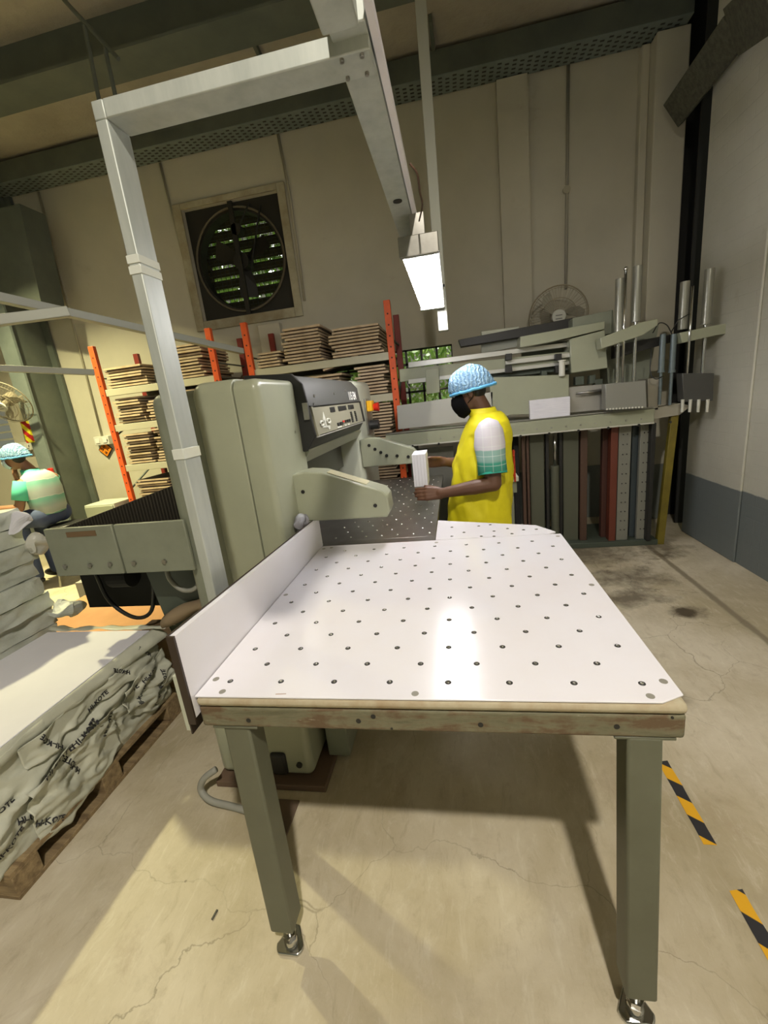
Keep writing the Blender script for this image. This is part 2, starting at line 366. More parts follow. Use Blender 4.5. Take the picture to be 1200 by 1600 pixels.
# ------------------------------------------------------------------ the room
YB = 5.0; XR = 2.12; ZC = 4.5
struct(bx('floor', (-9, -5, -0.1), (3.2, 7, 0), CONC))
# back wall with three openings
def wall_with_holes(x0, x1, z0, z1, holes, y, t, name, m):
    b = MB(); xs = sorted({x0, x1} | {h[0] for h in holes} | {h[1] for h in holes})
    for a, c in zip(xs, xs[1:]):
        hs = sorted([h for h in holes if h[0] <= a + 1e-6 and h[1] >= c - 1e-6], key=lambda h: h[2]); z = z0
        for h in hs:
            b.box((a, y, z), (c, y + t, h[2])); z = h[3]
        b.box((a, y, z), (c, y + t, z1))
    return b.build(name, m)
H_FAN = (-2.80, -1.68, 2.66, 3.80); H_MID = (-1.35, 0.02, 1.30, 2.06); H_LEFT = (-7.2, -5.92, 1.40, 2.30)
struct(wall_with_holes(-9, 2.9, 0, 4.6, [H_FAN, H_MID, H_LEFT], YB, 0.2, 'wall_back', WALLB))
struct(bx('wall_right', (XR, -5, 0), (XR + 0.25, 4.36, 4.6), WALLR))
struct(bx('ceiling', (-9, -5, ZC), (3.2, 5.4, ZC + 0.1), CEIL))
struct(bx('wall_left', (-9.2, -5, 0), (-9, 5.2, 4.6), WALLB))
struct(bx('trim_1', (0.575, YB - 0.07, 0), (0.85, YB, 4.26), WALLB))
struct(MB().box((1.87, YB - 0.20, 0), (2.13, YB, 4.26)).box((1.80, YB - 0.08, 0), (1.87, YB, 4.26)).build('trim_2', WALLB, bevel=0.01))
struct(bx('trim_3', (XR - 0.018, 3.55, 0), (XR, 4.36, 4.5), WALLR, bevel=0.01))
b = MB().box((-2.90, YB - 0.03, 2.56), (-2.80, YB, 3.86)).box((-1.68, YB - 0.03, 2.56), (-1.59, YB, 3.86)).box((-2.80, YB - 0.03, 3.80), (-1.68, YB, 3.86)).box((-2.80, YB - 0.03, 2.56), (-1.68, YB, 2.66))
struct(b.build('trim_4', mat('stained_plaster', (0.46, 0.43, 0.31), 0.8, c2=(0.27, 0.22, 0.13), scale=4), bevel=0.006))
struct(bx('trim_5', (-2.12, YB - 0.10, 1.3), (-1.86, YB, 2.52), WALLB, bevel=0.008))

# windows: exhaust opening with louvres, grilled windows
wf = MB()
for i in range(9):
    z = 2.72 + i * 0.125
    wf.obox((-2.24, YB + 0.30, z), (1.12, 0.115, 0.010), Matrix.Rotation(math.radians(-30), 3, 'X'))
wf.box((-2.82, YB + 0.2, 2.62), (-2.76, YB + 0.36, 3.84)).box((-1.72, YB + 0.2, 2.62), (-1.66, YB + 0.36, 3.84)).box((-2.8, YB + 0.2, 3.78), (-1.68, YB + 0.36, 3.84)).box((-2.8, YB + 0.2, 2.62), (-1.68, YB + 0.36, 2.68))
struct(wf.build('window_1', mat('rusty_louvre', (0.055, 0.047, 0.03), 0.9, spec=0.05)))
def grille(name, h, nx, nz, m):
    g = MB(); x0, x1, z0, z1 = h; y = YB + 0.06
    for i in range(nx + 1):
        x = x0 + (x1 - x0) * i / nx; g.box((x - 0.012, y, z0), (x + 0.012, y + 0.03, z1))
    for i in range(nz + 1):
        z = z0 + (z1 - z0) * i / nz; g.box((x0, y, z - 0.012), (x1, y + 0.03, z + 0.012))
    return struct(g.build(name, m))
grille('window_2', H_MID, 8, 5, mat('dark_window_bars', (0.05, 0.05, 0.045), 0.6))
grille('window_3', H_LEFT, 2, 9, mat('grey_window_bars', (0.4, 0.4, 0.34), 0.6))
struct(bx('ground_outside', (-9, 5.2, -0.1), (3, 9, 0.0), mat('grass_soil', (0.1, 0.14, 0.04), 0.9, c2=(0.16, 0.2, 0.07), scale=5)))

def leaves(name, x0, x1, y0, y1, z0, z1, n, label):
    m = MB(); rnd = random.Random(3)
    for _ in range(n):
        c = Vector((rnd.uniform(x0, x1), rnd.uniform(y0, y1), rnd.uniform(z0, z1))); a = Vector((rnd.gauss(0, 1), rnd.gauss(0, 1), rnd.gauss(0, 1) - 0.6)).normalized(); s = a.orthogonal().normalized() * rnd.uniform(0.02, 0.035); l = rnd.uniform(0.08, 0.15)
        m.add([c, c + a * l * 0.5 + s, c + a * l, c + a * l * 0.5 - s], [(0, 1, 2, 3)])
    o = m.build(name, LEAF); return tag(o, label, 'foliage', kind='stuff')
leaves('foliage', -3.6, -0.9, 6.3, 7.0, 2.0, 4.6, 5200, 'green tree leaves seen through the exhaust fan opening')
leaves('shrub_foliage', -1.5, 0.4, 5.5, 6.2, 0.0, 2.5, 4200, 'bright green shrub leaves outside the barred window behind the rack')

# ------------------------------------------------------------------ steel: beams, columns
def perforated(name, x0, x1, y0, y1, z, zt, label):
    t = thing(name, label, 'beam', ((x0 + x1) / 2, y1, z))
    bx('web', (x0, y0 - 0.012, z + 0.006), (x1, y0, zt), BEAMG, t)
    bx('lower_flange', (x0, y0 - 0.012, z), (x1, y1, z + 0.006), BEAML, t)
    s = MB(); k = 0; x = x0 + 0.05
    while x < x1 - 0.05:
        for j in range(5):
            yy = y0 + 0.02 + j * 0.052 + (0.026 if k % 2 else 0)
            if yy + 0.02 < y1: s.box((x, yy, z - 0.0015), (x + 0.035, yy + 0.018, z + 0.0005))
        x += 0.065; k += 1
    o = s.build('slots', BLACK, t); return t
perforated('slotted_steel_beam', -6.5, 2.1, 4.72, 4.97, 4.27, 4.46, 'long grey steel beam with slotted underside along the top of back wall')
b = MB().box((-8, 3.5, 4.18), (2.1, 3.78, 4.20)).box((-8, 3.63, 4.20), (2.1, 3.65, 4.5))
tag(b.build('roof_beam', BEAMG), 'dark roof beam crossing the ceiling at top left', 'beam')
b = MB().box((-8, 1.7, 4.2), (2.1, 1.98, 4.22)).box((-8, 1.83, 4.22), (2.1, 1.85, 4.5))
for (p, q, l) in ((P(385, 25, 4.05), P(415, 90, 4.5), 'thin dark strip on the ceiling left of the gantry beam'), (P(670, 0, 4.38), P(682, 148, 4.7), 'thin dark ceiling rod above the slotted wall beam')):
    q.z = p.z = 4.47
    tag(MB().bar(p, q, 0.03, 0.05).build('ceiling_strut', BEAMG), l, 'strut')
for i, (a, c_, l) in enumerate(((P(100, 0, 3.3), P(185, 92, 3.3), 'slanting dark brace rod below the roof beam at top left'), (P(132, 40, 3.3), P(157, 168, 3.3), 'left one of two hanging dark rods below the roof beam'), (P(164, 75, 3.3), P(183, 162, 3.3), 'right one of two hanging dark rods below the roof beam'))):
    tag(MB().cyl(a, c_, 0.014).build('brace_rod', BEAMG), l, 'rod')
# corner haunch: slotted channel reaching up towards the camera
t = thing('haunch_brace', 'slotted steel haunch brace slanting up in the right back corner', 'brace', P(1050, 195, 4.7))
a = P(1052, 178, 4.70); c_ = P(1150, 45, 3.75)
MB().bar(a, c_, 0.22, 0.05, (0.6, 0.2, 0.4)).build('channel', mat('slotted_channel_paint', (0.10, 0.10, 0.07), 0.7, c2=(0.06, 0.06, 0.045), scale=30, amt=0.7), t, 0.004)
a2 = P(1150, 45, 3.75); c2_ = P(1210, -5, 3.2)
MB().bar(a2, c2_, 0.28, 0.06, (0.6, 0.2, 0.4)).build('gusset', mat('slotted_channel_paint', (0, 0, 0)), t, 0.004)
# right corner H column, coloured black as a backdrop for the dark gap
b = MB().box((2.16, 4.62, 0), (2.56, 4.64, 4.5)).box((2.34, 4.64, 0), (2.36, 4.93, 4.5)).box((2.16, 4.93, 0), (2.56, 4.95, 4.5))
tag(b.build('steel_column', mat('gap_black', (0.02, 0.02, 0.018), 0.7)), 'black H column filling the dark gap in the right corner', 'column')
# left column
b = MB().box((-5.10, 4.50, 0), (-4.90, 4.52, 4.5)).box((-5.01, 4.52, 0), (-4.99, 4.95, 4.5)).box((-5.1, 4.93, 0), (-4.9, 4.95, 4.5))
b = MB(); b.box((-5.10, 4.50, 0), (-4.90, 4.53, 4.5)); b.cur = 1; b.box((-5.00, 4.53, 0), (-4.94, 4.95, 4.5)).box((-5.1, 4.95, 0), (-4.86, 4.985, 4.5))  # web and back flange coloured darker to carry the shade of the recess
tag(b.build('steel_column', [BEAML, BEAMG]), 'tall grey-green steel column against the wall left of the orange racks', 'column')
b = MB().prism([P(0, 325, 4.45), P(30, 318, 4.45), P(66, 480, 4.45), P(0, 470, 4.45)], (0, 0.3, 0))
tag(b.build('column_haunch', BEAMG), 'dark widened head of the left steel column under the slotted beam', 'beam')

# ------------------------------------------------------------------ conduits, sockets, signs on the back wall
def conduit(pts, l, r=0.011, m=None, name='conduit'):
    return tag(MB().tube(pts, r).build(name, m or PLASTW, smooth=True), l, 'conduit')
GREYP = mat('painted_conduit', (0.40, 0.37, 0.27), 0.6)
conduit([P(60, 300, 4.985), P(160, 684, 4.985)], 'thin painted conduit running down to the socket left of the racks', 0.012, GREYP)
conduit([P(250, 255, 4.985), P(310, 500, 4.985)], 'thin conduit down the wall left of the exhaust fan', 0.012, GREYP)
conduit([P(434, 208, 4.985), P(452, 300, 4.985), P(476, 470, 4.985)], 'conduit down the wall right of the exhaust fan', 0.014, GREYP)
conduit([P(888, 92, 4.985), P(886, 300, 4.985), P(884, 452, 4.985)], 'conduit hanging down to the grey wall fan', 0.014, mat('grey_conduit', (0.33, 0.31, 0.25), 0.6))
b = P(885, 297, 4.985); tag(MB().cyl(b - Vector((0, 0.02, 0)), b + Vector((0, 0.01, 0)), 0.035).build('junction_ring', GREYP), 'small round junction on the conduit above the grey wall fan', 'junction box')
conduit([P(20, 600, 4.985), P(42, 692, 4.985)], 'conduit down to the socket behind the seated worker', 0.016, GREYP)
def socket(px, py, l, w=0.22, h=0.11):
    c = P(px, py, 4.98); t = thing('wall_socket', l, 'socket', c)
    bx('back_box', (c.x - w / 2, 4.93, c.z - h / 2), (c.x + w / 2, 5.0, c.z + h / 2), PLASTW, t, 0.006)
    for s in (-0.055, 0.055): bx('switch', (c.x + s - 0.03, 4.922, c.z - 0.03), (c.x + s + 0.03, 4.93, c.z + 0.03), mat('socket_white', (0.75, 0.75, 0.68), 0.35), t, 0.003)
    bx('outlet_hole', (c.x + w / 2 - 0.03, 4.925, c.z - 0.01), (c.x + w / 2 - 0.015, 4.931, c.z + 0.01), BLACK, t)
socket(163, 688, 'white double wall socket above the orange diamond sign'); socket(42, 697, 'white wall socket behind the seated worker')
c = P(165, 702, 4.98); t = thing('diamond_sign', 'small orange diamond sign with black characters under a wall socket', 'sign', c)
R45 = Matrix.Rotation(PI / 4, 3, 'Y')
MB().obox(c, (0.15, 0.006, 0.15), R45).build('plate', BLACK, t); MB().obox(c - Vector((0, 0.004, 0)), (0.132, 0.004, 0.132), R45).build('orange_face', mat('sign_orange', (0.85, 0.25, 0.01), 0.5), t)
g = MB()
for dx, dz, w_, h_ in ((-0.03, 0.03, 0.045, 0.007), (-0.03, 0.012, 0.04, 0.007), (-0.03, 0.02, 0.007, 0.045), (0.03, 0.03, 0.007, 0.045), (0.03, 0.015, 0.04, 0.007), (-0.03, -0.025, 0.045, 0.007), (-0.02, -0.03, 0.007, 0.04), (-0.04, -0.035, 0.007, 0.03), (0.03, -0.02, 0.045, 0.007), (0.03, -0.035, 0.04, 0.007), (0.035, -0.03, 0.007, 0.04)):
    cc = c + R45 @ Vector((dx, 0, dz)); g.obox((cc.x, c.y - 0.007, cc.z), (w_, 0.002, h_), R45)
g.build('characters', BLACK, t)
c = P(57, 675, 4.49); b = MB().box((-5.02 - 0.09, 4.47, 0), (-5.02 + 0.02, 4.475, 0.01))
q0 = P(50, 657, 4.49); q1 = P(63, 690, 4.49)
tag(bx('hazard_panel', (-5.14, 4.48, q1.z), (-5.04, 4.50, q0.z), HAZW), 'red and yellow striped marker on the edge of the left steel column', 'marker')
q0 = P(76, 735, 4.48); q1 = P(86, 748, 4.48)
tag(MB().obox((q0 + q1) / 2, (0.06, 0.04, 0.16)).build('red_bottle_hanger', RED, bevel=0.01), 'small red holder hanging low on the edge of left steel column', 'holder')

# exhaust fan
t = thing('exhaust_fan', 'large dark square exhaust fan with round shroud set high in back wall', 'fan', (-2.24, 5.1, 2.66))
DF = mat('dark_fan_metal', (0.018, 0.016, 0.010), 0.6); fx, fz, FR = -2.24, 3.23, 0.49
m = MB(); n = 40
for i in range(n):
    a0, a1 = 2 * PI * i / n, 2 * PI * (i + 1) / n
    def sq(a):
        k = max(abs(math.cos(a)), abs(math.sin(a))); return (fx + 0.56 * math.cos(a) / k, fz + 0.57 * math.sin(a) / k)
    s0, s1 = sq(a0), sq(a1); c0 = (fx + FR * math.cos(a0), fz + FR * math.sin(a0)); c1 = (fx + FR * math.cos(a1), fz + FR * math.sin(a1))
    m.add([(s0[0], 5.05, s0[1]), (s1[0], 5.05, s1[1]), (c1[0], 5.05, c1[1]), (c0[0], 5.05, c0[1]), (c0[0], 5.18, c0[1]), (c1[0], 5.18, c1[1])], [(0, 1, 2, 3), (3, 2, 5, 4)])
m.build('shroud_panel', DF, t)
m = MB()
for i in range(48):
    a0, a1 = 2 * PI * i / 48, 2 * PI * (i + 1) / 48
    m.cyl((fx + 0.52 * math.cos(a0), 5.03, fz + 0.52 * math.sin(a0)), (fx + 0.52 * math.cos(a1), 5.03, fz + 0.52 * math.sin(a1)), 0.012, n=6)
m.build('ring', mat('dusty_ring', (0.13, 0.11, 0.07), 0.7), t)
m = MB()
for k in range(3):
    a = 2 * PI * k / 3 + 0.52; u = Vector((math.cos(a), 0, math.sin(a))); v = Vector((-math.sin(a), 0, math.cos(a)))
    m.loft([[Vector((fx, 5.12, fz)) + u * r + v * (w_ * s) + Vector((0, 0.04 * s + o_, 0)) for s, o_ in ((-1, 0), (1, 0), (1, 0.005), (-1, 0.005))] for r, w_ in ((0.06, 0.05), (0.25, 0.09), (0.36, 0.09))])
m.build('blades', DF, t)
MB().cyl((fx, 5.04, fz), (fx, 5.2, fz), 0.09).build('hub', DF, t)
MB().cyl((fx + 0.02, 5.0, fz + 0.3), (fx + 0.02, 5.1, fz + 0.3), 0.06).build('motor', DF, t)
m = MB().box((fx - 0.025, 5.0, 2.66), (fx + 0.025, 5.03, 3.8)).build('cross_bar', DF, t)
m = MB().bar((fx + 0.02, 5.015, fz + 0.28), (fx + 0.22, 5.015, fz + 0.52), 0.014, 0.014).bar((fx + 0.12, 5.015, fz - 0.1), (fx + 0.34, 5.015, fz + 0.48), 0.014, 0.014).build('belt', BLACK, t)
m = MB()
for i in range(17):
    x = fx - 0.46 + i * 0.057; m.box((x, 5.19, fz - 0.5), (x + 0.005, 5.195, fz + 0.5))
for i in range(26):
    z = fz - 0.5 + i * 0.04; m.box((fx - 0.5, 5.19, z), (fx + 0.5, 5.195, z + 0.004))
m.build('wire_mesh', BLACK, t)

def wall_fan(c, r, l, face):
    t = thing('wall_fan', l, 'fan', c); c = Vector(c); m = MB(); d = Vector(face).normalized(); a = d.cross(Vector((0, 0, 1))).normalized(); b_ = a.cross(d)
    def ring(rr, off, th):
        for i in range(36):
            p = [c + d * off + (a * math.cos(t_) + b_ * math.sin(t_)) * rr for t_ in (2 * PI * i / 36, 2 * PI * (i + 1) / 36)]; m.cyl(p[0], p[1], th, n=5, caps=False)
    ring(r, 0.0, 0.007); ring(r * 0.93, 0.05, 0.003); ring(r * 0.6, 0.09, 0.003)
    for i in range(56):
        t_ = 2 * PI * i / 56; u = a * math.cos(t_) + b_ * math.sin(t_)
        m.tube([c + u * r, c + d * 0.06 + u * r * 0.85, c + d * 0.1 + u * r * 0.3], 0.0014, 4)
        if i % 2: m.tube([c + u * r, c - d * 0.06 + u * r * 0.8, c - d * 0.08 + u * r * 0.3], 0.0014, 4)
    m.build('wire_guard', FANC, t)
    m = MB()
    for k in range(3):
        t0 = 2 * PI * k / 3 + 0.6; rings = []
        for rr, w_, ph in ((0.18, 0.10, 0.0), (0.5, 0.42, 0.25), (0.75, 0.5, 0.42), (0.88, 0.3, 0.5)):
            u0 = t0 + ph - w_ / 2 / rr * 0.8; u1 = t0 + ph + w_ / 2 / rr * 0.8
            pa = c + (a * math.cos(u0) + b_ * math.sin(u0)) * rr * r + d * 0.02; pb = c + (a * math.cos(u1) + b_ * math.sin(u1)) * rr * r - d * 0.02
            rings.append([pa, pb, pb + d * 0.004, pa + d * 0.004])
        m.loft(rings)
    m.build('blades', mat('translucent_fan_blade', (0.38, 0.36, 0.28), 0.4), t)
    MB().cyl(c - d * 0.12, c - d * 0.02, 0.06, 0.07).cyl(c - d * 0.02, c + d * 0.1, 0.03).build('motor', FANC, t)
    MB().cyl(c + d * 0.1, c + d * 0.115, r * 0.24, r * 0.22, 24).build('badge', PLASTW, t)
    g = text_mesh('Mistral', r * 0.11, lambda x, y: c + d * 0.118 + a * -x + b_ * y, mat('grey_print', (0.18, 0.18, 0.16), 0.6), 'badge_print', t) if False else None
    gm = MB()
    for zz in (-0.02, 0.01): gm.obox(c + d * 0.1165 + b_ * zz, (r * 0.22, 0.002, 0.008), Matrix((a, d, b_)).transposed())
    gm.build('badge_print', mat('grey_print', (0.18, 0.18, 0.16), 0.6), t)
    return c, d, t
c, d, t = wall_fan(P(872, 494, 4.74), 0.27, 'large grey wall fan above the machine on the back wall', (-0.15, -1, -0.15))
MB().bar(c + Vector((0, 0.1, -0.02)), (c.x, 4.99, c.z + 0.05), 0.05, 0.05).build('wall_bracket', FANC, t)
c, d, t = wall_fan(P(10, 628, 4.3), 0.26, 'dusty wall fan at the left edge above the seated worker', (0.1, -0.8, -0.5))
MB().bar(c + Vector((0, 0.1, 0)), (c.x, 4.99, c.z + 0.3), 0.04, 0.04).build('wall_bracket', FANC, t)

# ------------------------------------------------------------------ aluminium gantry with the tube lamp
t = thing('aluminium_gantry', 'tall aluminium box-section frame reaching over the white table', 'frame', (-0.86, 1.2, 0))
GX0, GX1, GY0, GY1, GZ = -0.802, -0.770, 1.115, 1.195, 2.27
lab(MB().box((GX0, GY0, 0.004), (GX1, GY1, GZ)).build('post', ALU, t, 0.003), 'upright aluminium post with tape wrapped around it')
MB().box((GX1, GY0, GZ - 0.0), (-0.125, GY1, GZ + 0.040)).box((GX0, GY0, GZ), (GX1, GY1, GZ + 0.040)).build('crossbeam', ALU, t, 0.003)
RZ = 2.275
MB().box((-0.205, 1.08, RZ + 0.02), (-0.125, 3.42, RZ + 0.065)).build('lamp_rail', ALU, t, 0.003)
MB().box((-0.075, 3.36, 1.99), (-0.005, 3.44, 4.49)).build('hanger', mat('dull_aluminium', (0.36, 0.37, 0.32), 0.5, 0.3), t, 0.003)
MB().box((-0.205, 3.36, RZ + 0.0), (-0.005, 3.44, RZ + 0.02)).build('hanger_foot', ALU, t, 0.002)
m = MB()
for x, y in ((-0.19, 1.125), (-0.145, 1.125), (-0.19, 1.18), (-0.145, 1.18)): MB().cyl((x, y, GZ - 0.006), (x, y, GZ + 0.001), 0.005, n=8).build('rivet', STEEL, t)
pass
MB().cyl((-0.165, 1.92, RZ + 0.017), (-0.165, 1.92, RZ + 0.021), 0.018).build('cable_hole', BLACK, t)
MB().box((GX0 - 0.03, GY0 - 0.03, 0.0), (GX1 + 0.04, GY1 + 0.10, 0.008)).build('foot_plate', mat('brown_plate', (0.14, 0.10, 0.07), 0.6), t, 0.002)
for zz in (1.96, 1.935): MB().box((GX0 - 0.002, GY0 - 0.002, zz), (GX1 + 0.002, GY1 + 0.002, zz + 0.02)).build('tape_band', mat('clear_tape', (0.62, 0.64, 0.58), 0.12), t, 0.001)
for zz in (1.45,): MB().box((GX0 - 0.002, GY0 - 0.002, zz), (GX1 + 0.002, GY1 + 0.002, zz + 0.03)).build('tape_band', MATS['clear_tape'], t, 0.001)
# white cable channel along the rail
tag(MB().box((-0.121, 1.0, RZ + 0.02), (-0.105, 2.25, RZ + 0.05)).build('cable_trunking', mat('white_trunking', (0.78, 0.75, 0.80), 0.4)), 'thin white cable trunking along the right side of the gantry rail', 'trunking')
tag(MB().box((-0.21, 0.2, 2.262), (-0.135, 1.045, 2.31)).box((-0.132, 0.2, 2.27), (-0.122, 0.98, 2.282)).build('near_rail', ALU, bevel=0.003), 'pale aluminium rail end above the gantry at the top edge', 'rail')
m = MB().tube([P(640, 255, 1.60), P(652, 272, 1.62), P(656, 300, 1.72), P(660, 320, 1.85), P(655, 345, 2.0)], 0.0035, 6)
tag(m.build('lamp_wire', mat('brown_wire', (0.10, 0.05, 0.03), 0.5), smooth=True), 'thin looped red-brown wire beside the gantry rail above the lamp', 'wire')

# tube lamp
t = thing('fluorescent_lamp', 'lit three-tube fluorescent lamp hanging under the gantry rail', 'lamp', (-0.13, 2.6, 2.26))
LX = -0.105; LZ = 2.15; L0, L1 = 2.08, 3.28
MB().box((LX - 0.085, L0 - 0.02, LZ + 0.03), (LX + 0.085, L1 + 0.02, LZ + 0.06)).build('housing', mat('lamp_housing', (0.22, 0.22, 0.2), 0.6), t, 0.004)
for s in (-0.065, 0, 0.065):
    MB().cyl((LX + s, L0, LZ), (LX + s, L1, LZ), 0.012, n=14).build('tube', TUBEM, t, smooth=True)
for y in (L0 - 0.035, L1 + 0.005): MB().box((LX - 0.085, y, LZ - 0.02), (LX + 0.085, y + 0.03, LZ + 0.06)).build('end_cap', STEEL, t, 0.003)
for y in (L0 - 0.01, L1 - 0.1): MB().box((LX - 0.03, y, LZ + 0.06), (LX + 0.03, y + 0.07, RZ + 0.022)).build('bracket', STEEL, t)

# high-bay lamps out of frame that light the hall
for i, (loc, e, c_) in enumerate(HIGH):
    t = thing('high_bay_lamp', ['round high-bay lamp hanging behind the camera', 'round high-bay lamp hanging high on the left'][i], 'lamp', loc)
    x, y, z = loc
    MB().cyl((x, y, z + 0.02), (x, y, z + 0.22), 0.17, 0.06, 24).build('reflector', PLASTW, t)
    MB().cyl((x, y, z + 0.0), (x, y, z + 0.02), 0.15, n=24).build('lens', LAMPM, t)
    MB().cyl((x, y, z + 0.22), (x, y, ZC), 0.01).build('rod', STEEL, t)
    ld = bpy.data.lights.new('high_bay', 'AREA'); ld.shape = 'DISK'; ld.size = 0.14; ld.spread = math.radians((180, 116)[i]); ld.energy = e; ld.color = c_
    lo = bpy.data.objects.new('high_bay_light', ld); col.objects.link(lo); lo.location = (x, y, z - 0.012)

# ------------------------------------------------------------------ side table of the cutter
TX0, TX1, TY0, TY1, TZ = -0.675, 0.425, 0.80, 1.875, 0.90
t = thing('white_side_table', 'large white air-cushion side table with worn wooden apron in the foreground', 'table', (-0.12, 1.34, 0))
ch = 0.035
poly = [(TX0, TY0, 0), (TX1 - ch * 1.4, TY0, 0), (TX1, TY0 + ch * 0.7, 0), (TX1, TY1, 0), (TX0, TY1, 0)]
MB().prism([Vector(p) + Vector((0, 0.004, TZ - 0.004)) for p in poly], (0, 0, 0.004)).build('table_top', WHITE, t, 0.001)
lab(MB().box((TX0, TY0, TZ - 0.03), (TX1, TY1, TZ - 0.0045)).build('top_board', CHIP, t, 0.012, seg=3), 'chipped pale edge of the board under the white sheet')
lab(MB().box((TX0 + 0.002, TY0 + 0.004, TZ - 0.09), (TX1 - 0.002, TY0 + 0.05, TZ - 0.03)).build('front_apron', WORN, t, 0.008, seg=3), 'worn brown-green front apron')
MB().box((TX0 + 0.002, TY0 + 0.05, TZ - 0.09), (TX0 + 0.05, TY1, TZ - 0.03)).box((TX1 - 0.05, TY0 + 0.05, TZ - 0.09), (TX1 - 0.002, TY1, TZ - 0.03)).box((TX0 + 0.05, TY1 - 0.05, TZ - 0.09), (TX1 - 0.05, TY1, TZ - 0.03)).build('side_aprons', LEGP, t, 0.003)
m = MB()
for px, py in ((388, 1126), (560, 1127), (583, 1120), (751, 1133), (964, 1136), (1051, 1122), (612, 1139)):
    c = P(px, py, TY0 + 0.003); m.cyl(c, c + Vector((0, 0.004, 0)), 0.006 if px not in (1051, 612) else 0.003, n=12)
m.build('screw_holes', BLACK, t)
for i, (x, y) in enumerate(((-0.588, 0.845), (0.348, 0.84), (-0.575, 1.8), (0.345, 1.8))):
    xt, yt = x, y; y -= (0.012, 0.055, 0, 0)[i]
    l = MB().loft([[Vector((x - 0.035, y - 0.035, 0.10)), Vector((x + 0.035, y - 0.035, 0.10)), Vector((x + 0.035, y + 0.035, 0.10)), Vector((x - 0.035, y + 0.035, 0.10))], [Vector((xt - 0.035, yt - 0.035, TZ - 0.09)), Vector((xt + 0.035, yt - 0.035, TZ - 0.09)), Vector((xt + 0.035, yt + 0.035, TZ - 0.09)), Vector((xt - 0.035, yt + 0.035, TZ - 0.09))]]).build('leg', LEGP, t, 0.006)
    MB().box((xt - 0.06, max(yt - 0.055, TY0 + 0.006), TZ - 0.096), (xt + 0.06, yt + 0.055, TZ - 0.089)).build('mounting_plate', LEGP, l, 0.002)
    MB().cyl((x, y, 0.012), (x, y, 0.12), 0.012).cyl((x, y, 0.03), (x, y, 0.05), 0.02, n=6).build('adjusting_screw', CHROME, l, auto=True)
    f = []
    for k in range(3): 
        a = PI / 2 + 2 * PI * k / 3
        for da in (-0.3, 0, 0.3): f.append((x + 0.045 * math.cos(a + da), y + 0.045 * math.sin(a + da), 0))
    MB().prism(f, (0, 0, 0.012)).cyl((x, y, 0.012), (x, y, 0.03), 0.022, 0.016).build('foot_pad', CHROME, l, 0.004)
# air nozzles: each a small dark ring with a ball
spots = []
for k in range(15):
    y = 0.862 + 0.072 * k
    for i in range(8 if k % 2 == 0 else 7):
        x = -0.61 + 0.1385 * i + (0.069 if k % 2 else 0)
        if y < TY1 - 0.01 and not (k == 14 and (i == 0)): spots.append((x, y))
proto = None
def nozzle_mb(x, y, m, z=TZ):
    m.cur = 0; m.cyl((x, y, z - 0.0002), (x, y, z + 0.0006), 0.0075, n=14); m.cur = 1; m.sph((x, y + 0.0005, z + 0.0002), (0.0042, 0.0042, 0.003), 10, 6)
    return m
NZ = [mat('nozzle_ring', (0.03, 0.03, 0.03), 0.4), CHROME]
for x, y in spots[:98]:
    if proto is None:
        proto = nozzle_mb(x, y, MB()).build('air_nozzle', NZ, t, smooth=True); px0, py0 = x, y
    else:
        c = proto.copy(); col.objects.link(c); c.parent = t; c.location = (x - px0, y - py0, 0)
m = MB()
for x, y in spots[98:]: nozzle_mb(x, y, m)
o = m.build('air_nozzles', NZ, t, smooth=True); o['kind'] = 'stuff'
for x, y in ((-0.655, 0.87), (-0.61, 0.822), (-0.13, 0.822), (0.405, 0.87), (0.36, 0.822), (0.40, 1.355), (-0.655, 1.355), (-0.655, 1.84), (0.405, 1.845), (-0.12, 1.845), (-0.62, 1.85)):
    MB().cyl((x, y, TZ - 0.0003), (x, y, TZ + 0.0005), 0.0085, n=18).build('screw_cap', mat('cap_grey', (0.25, 0.24, 0.2), 0.5), t)
# chipped spot on the front edge
lab(MB().prism([(-0.470, TY0 + 0.0035, TZ - 0.012), (-0.435, TY0 + 0.0035, TZ - 0.012), (-0.440, TY0 + 0.016, TZ + 0.0003), (-0.466, TY0 + 0.014, TZ + 0.0003)], (0, 0.001, 0.0004)).build('edge_chip', mat('bare_brown_wood', (0.30, 0.17, 0.08), 0.8), t), 'small brown chip in the front edge')
# left guard fence
m = MB().prism([(TX0 - 0.003, 0.795, 0.845), (TX0 - 0.003, 1.90, 0.845), (TX0 - 0.003, 1.90, 1.035), (TX0 - 0.003, 0.795, 1.072)], (-0.016, 0, 0))
m = m.build('guard_board', WHITE, t); lab(m, 'white upright board along the left edge')
MB().prism([(TX0 - 0.019, 0.79, 0.80), (TX0 - 0.019, 1.905, 0.80), (TX0 - 0.019, 1.905, 1.038), (TX0 - 0.019, 0.79, 1.075)], (-0.004, 0, 0)).box((TX0 - 0.022, 0.788, 0.83), (TX0 - 0.002, 0.794, 1.074)).build('dark_edge_strip', mat('dark_brown_edge', (0.035, 0.022, 0.015), 0.5), m)
MB().prism([(TX0 - 0.024, 0.80, 0.80), (TX0 - 0.024, 0.86, 0.80), (TX0 - 0.024, 0.86, 0.96), (TX0 - 0.024, 0.80, 0.96)], (-0.02, 0, 0)).build('support_plate', MACHL, m, 0.002)

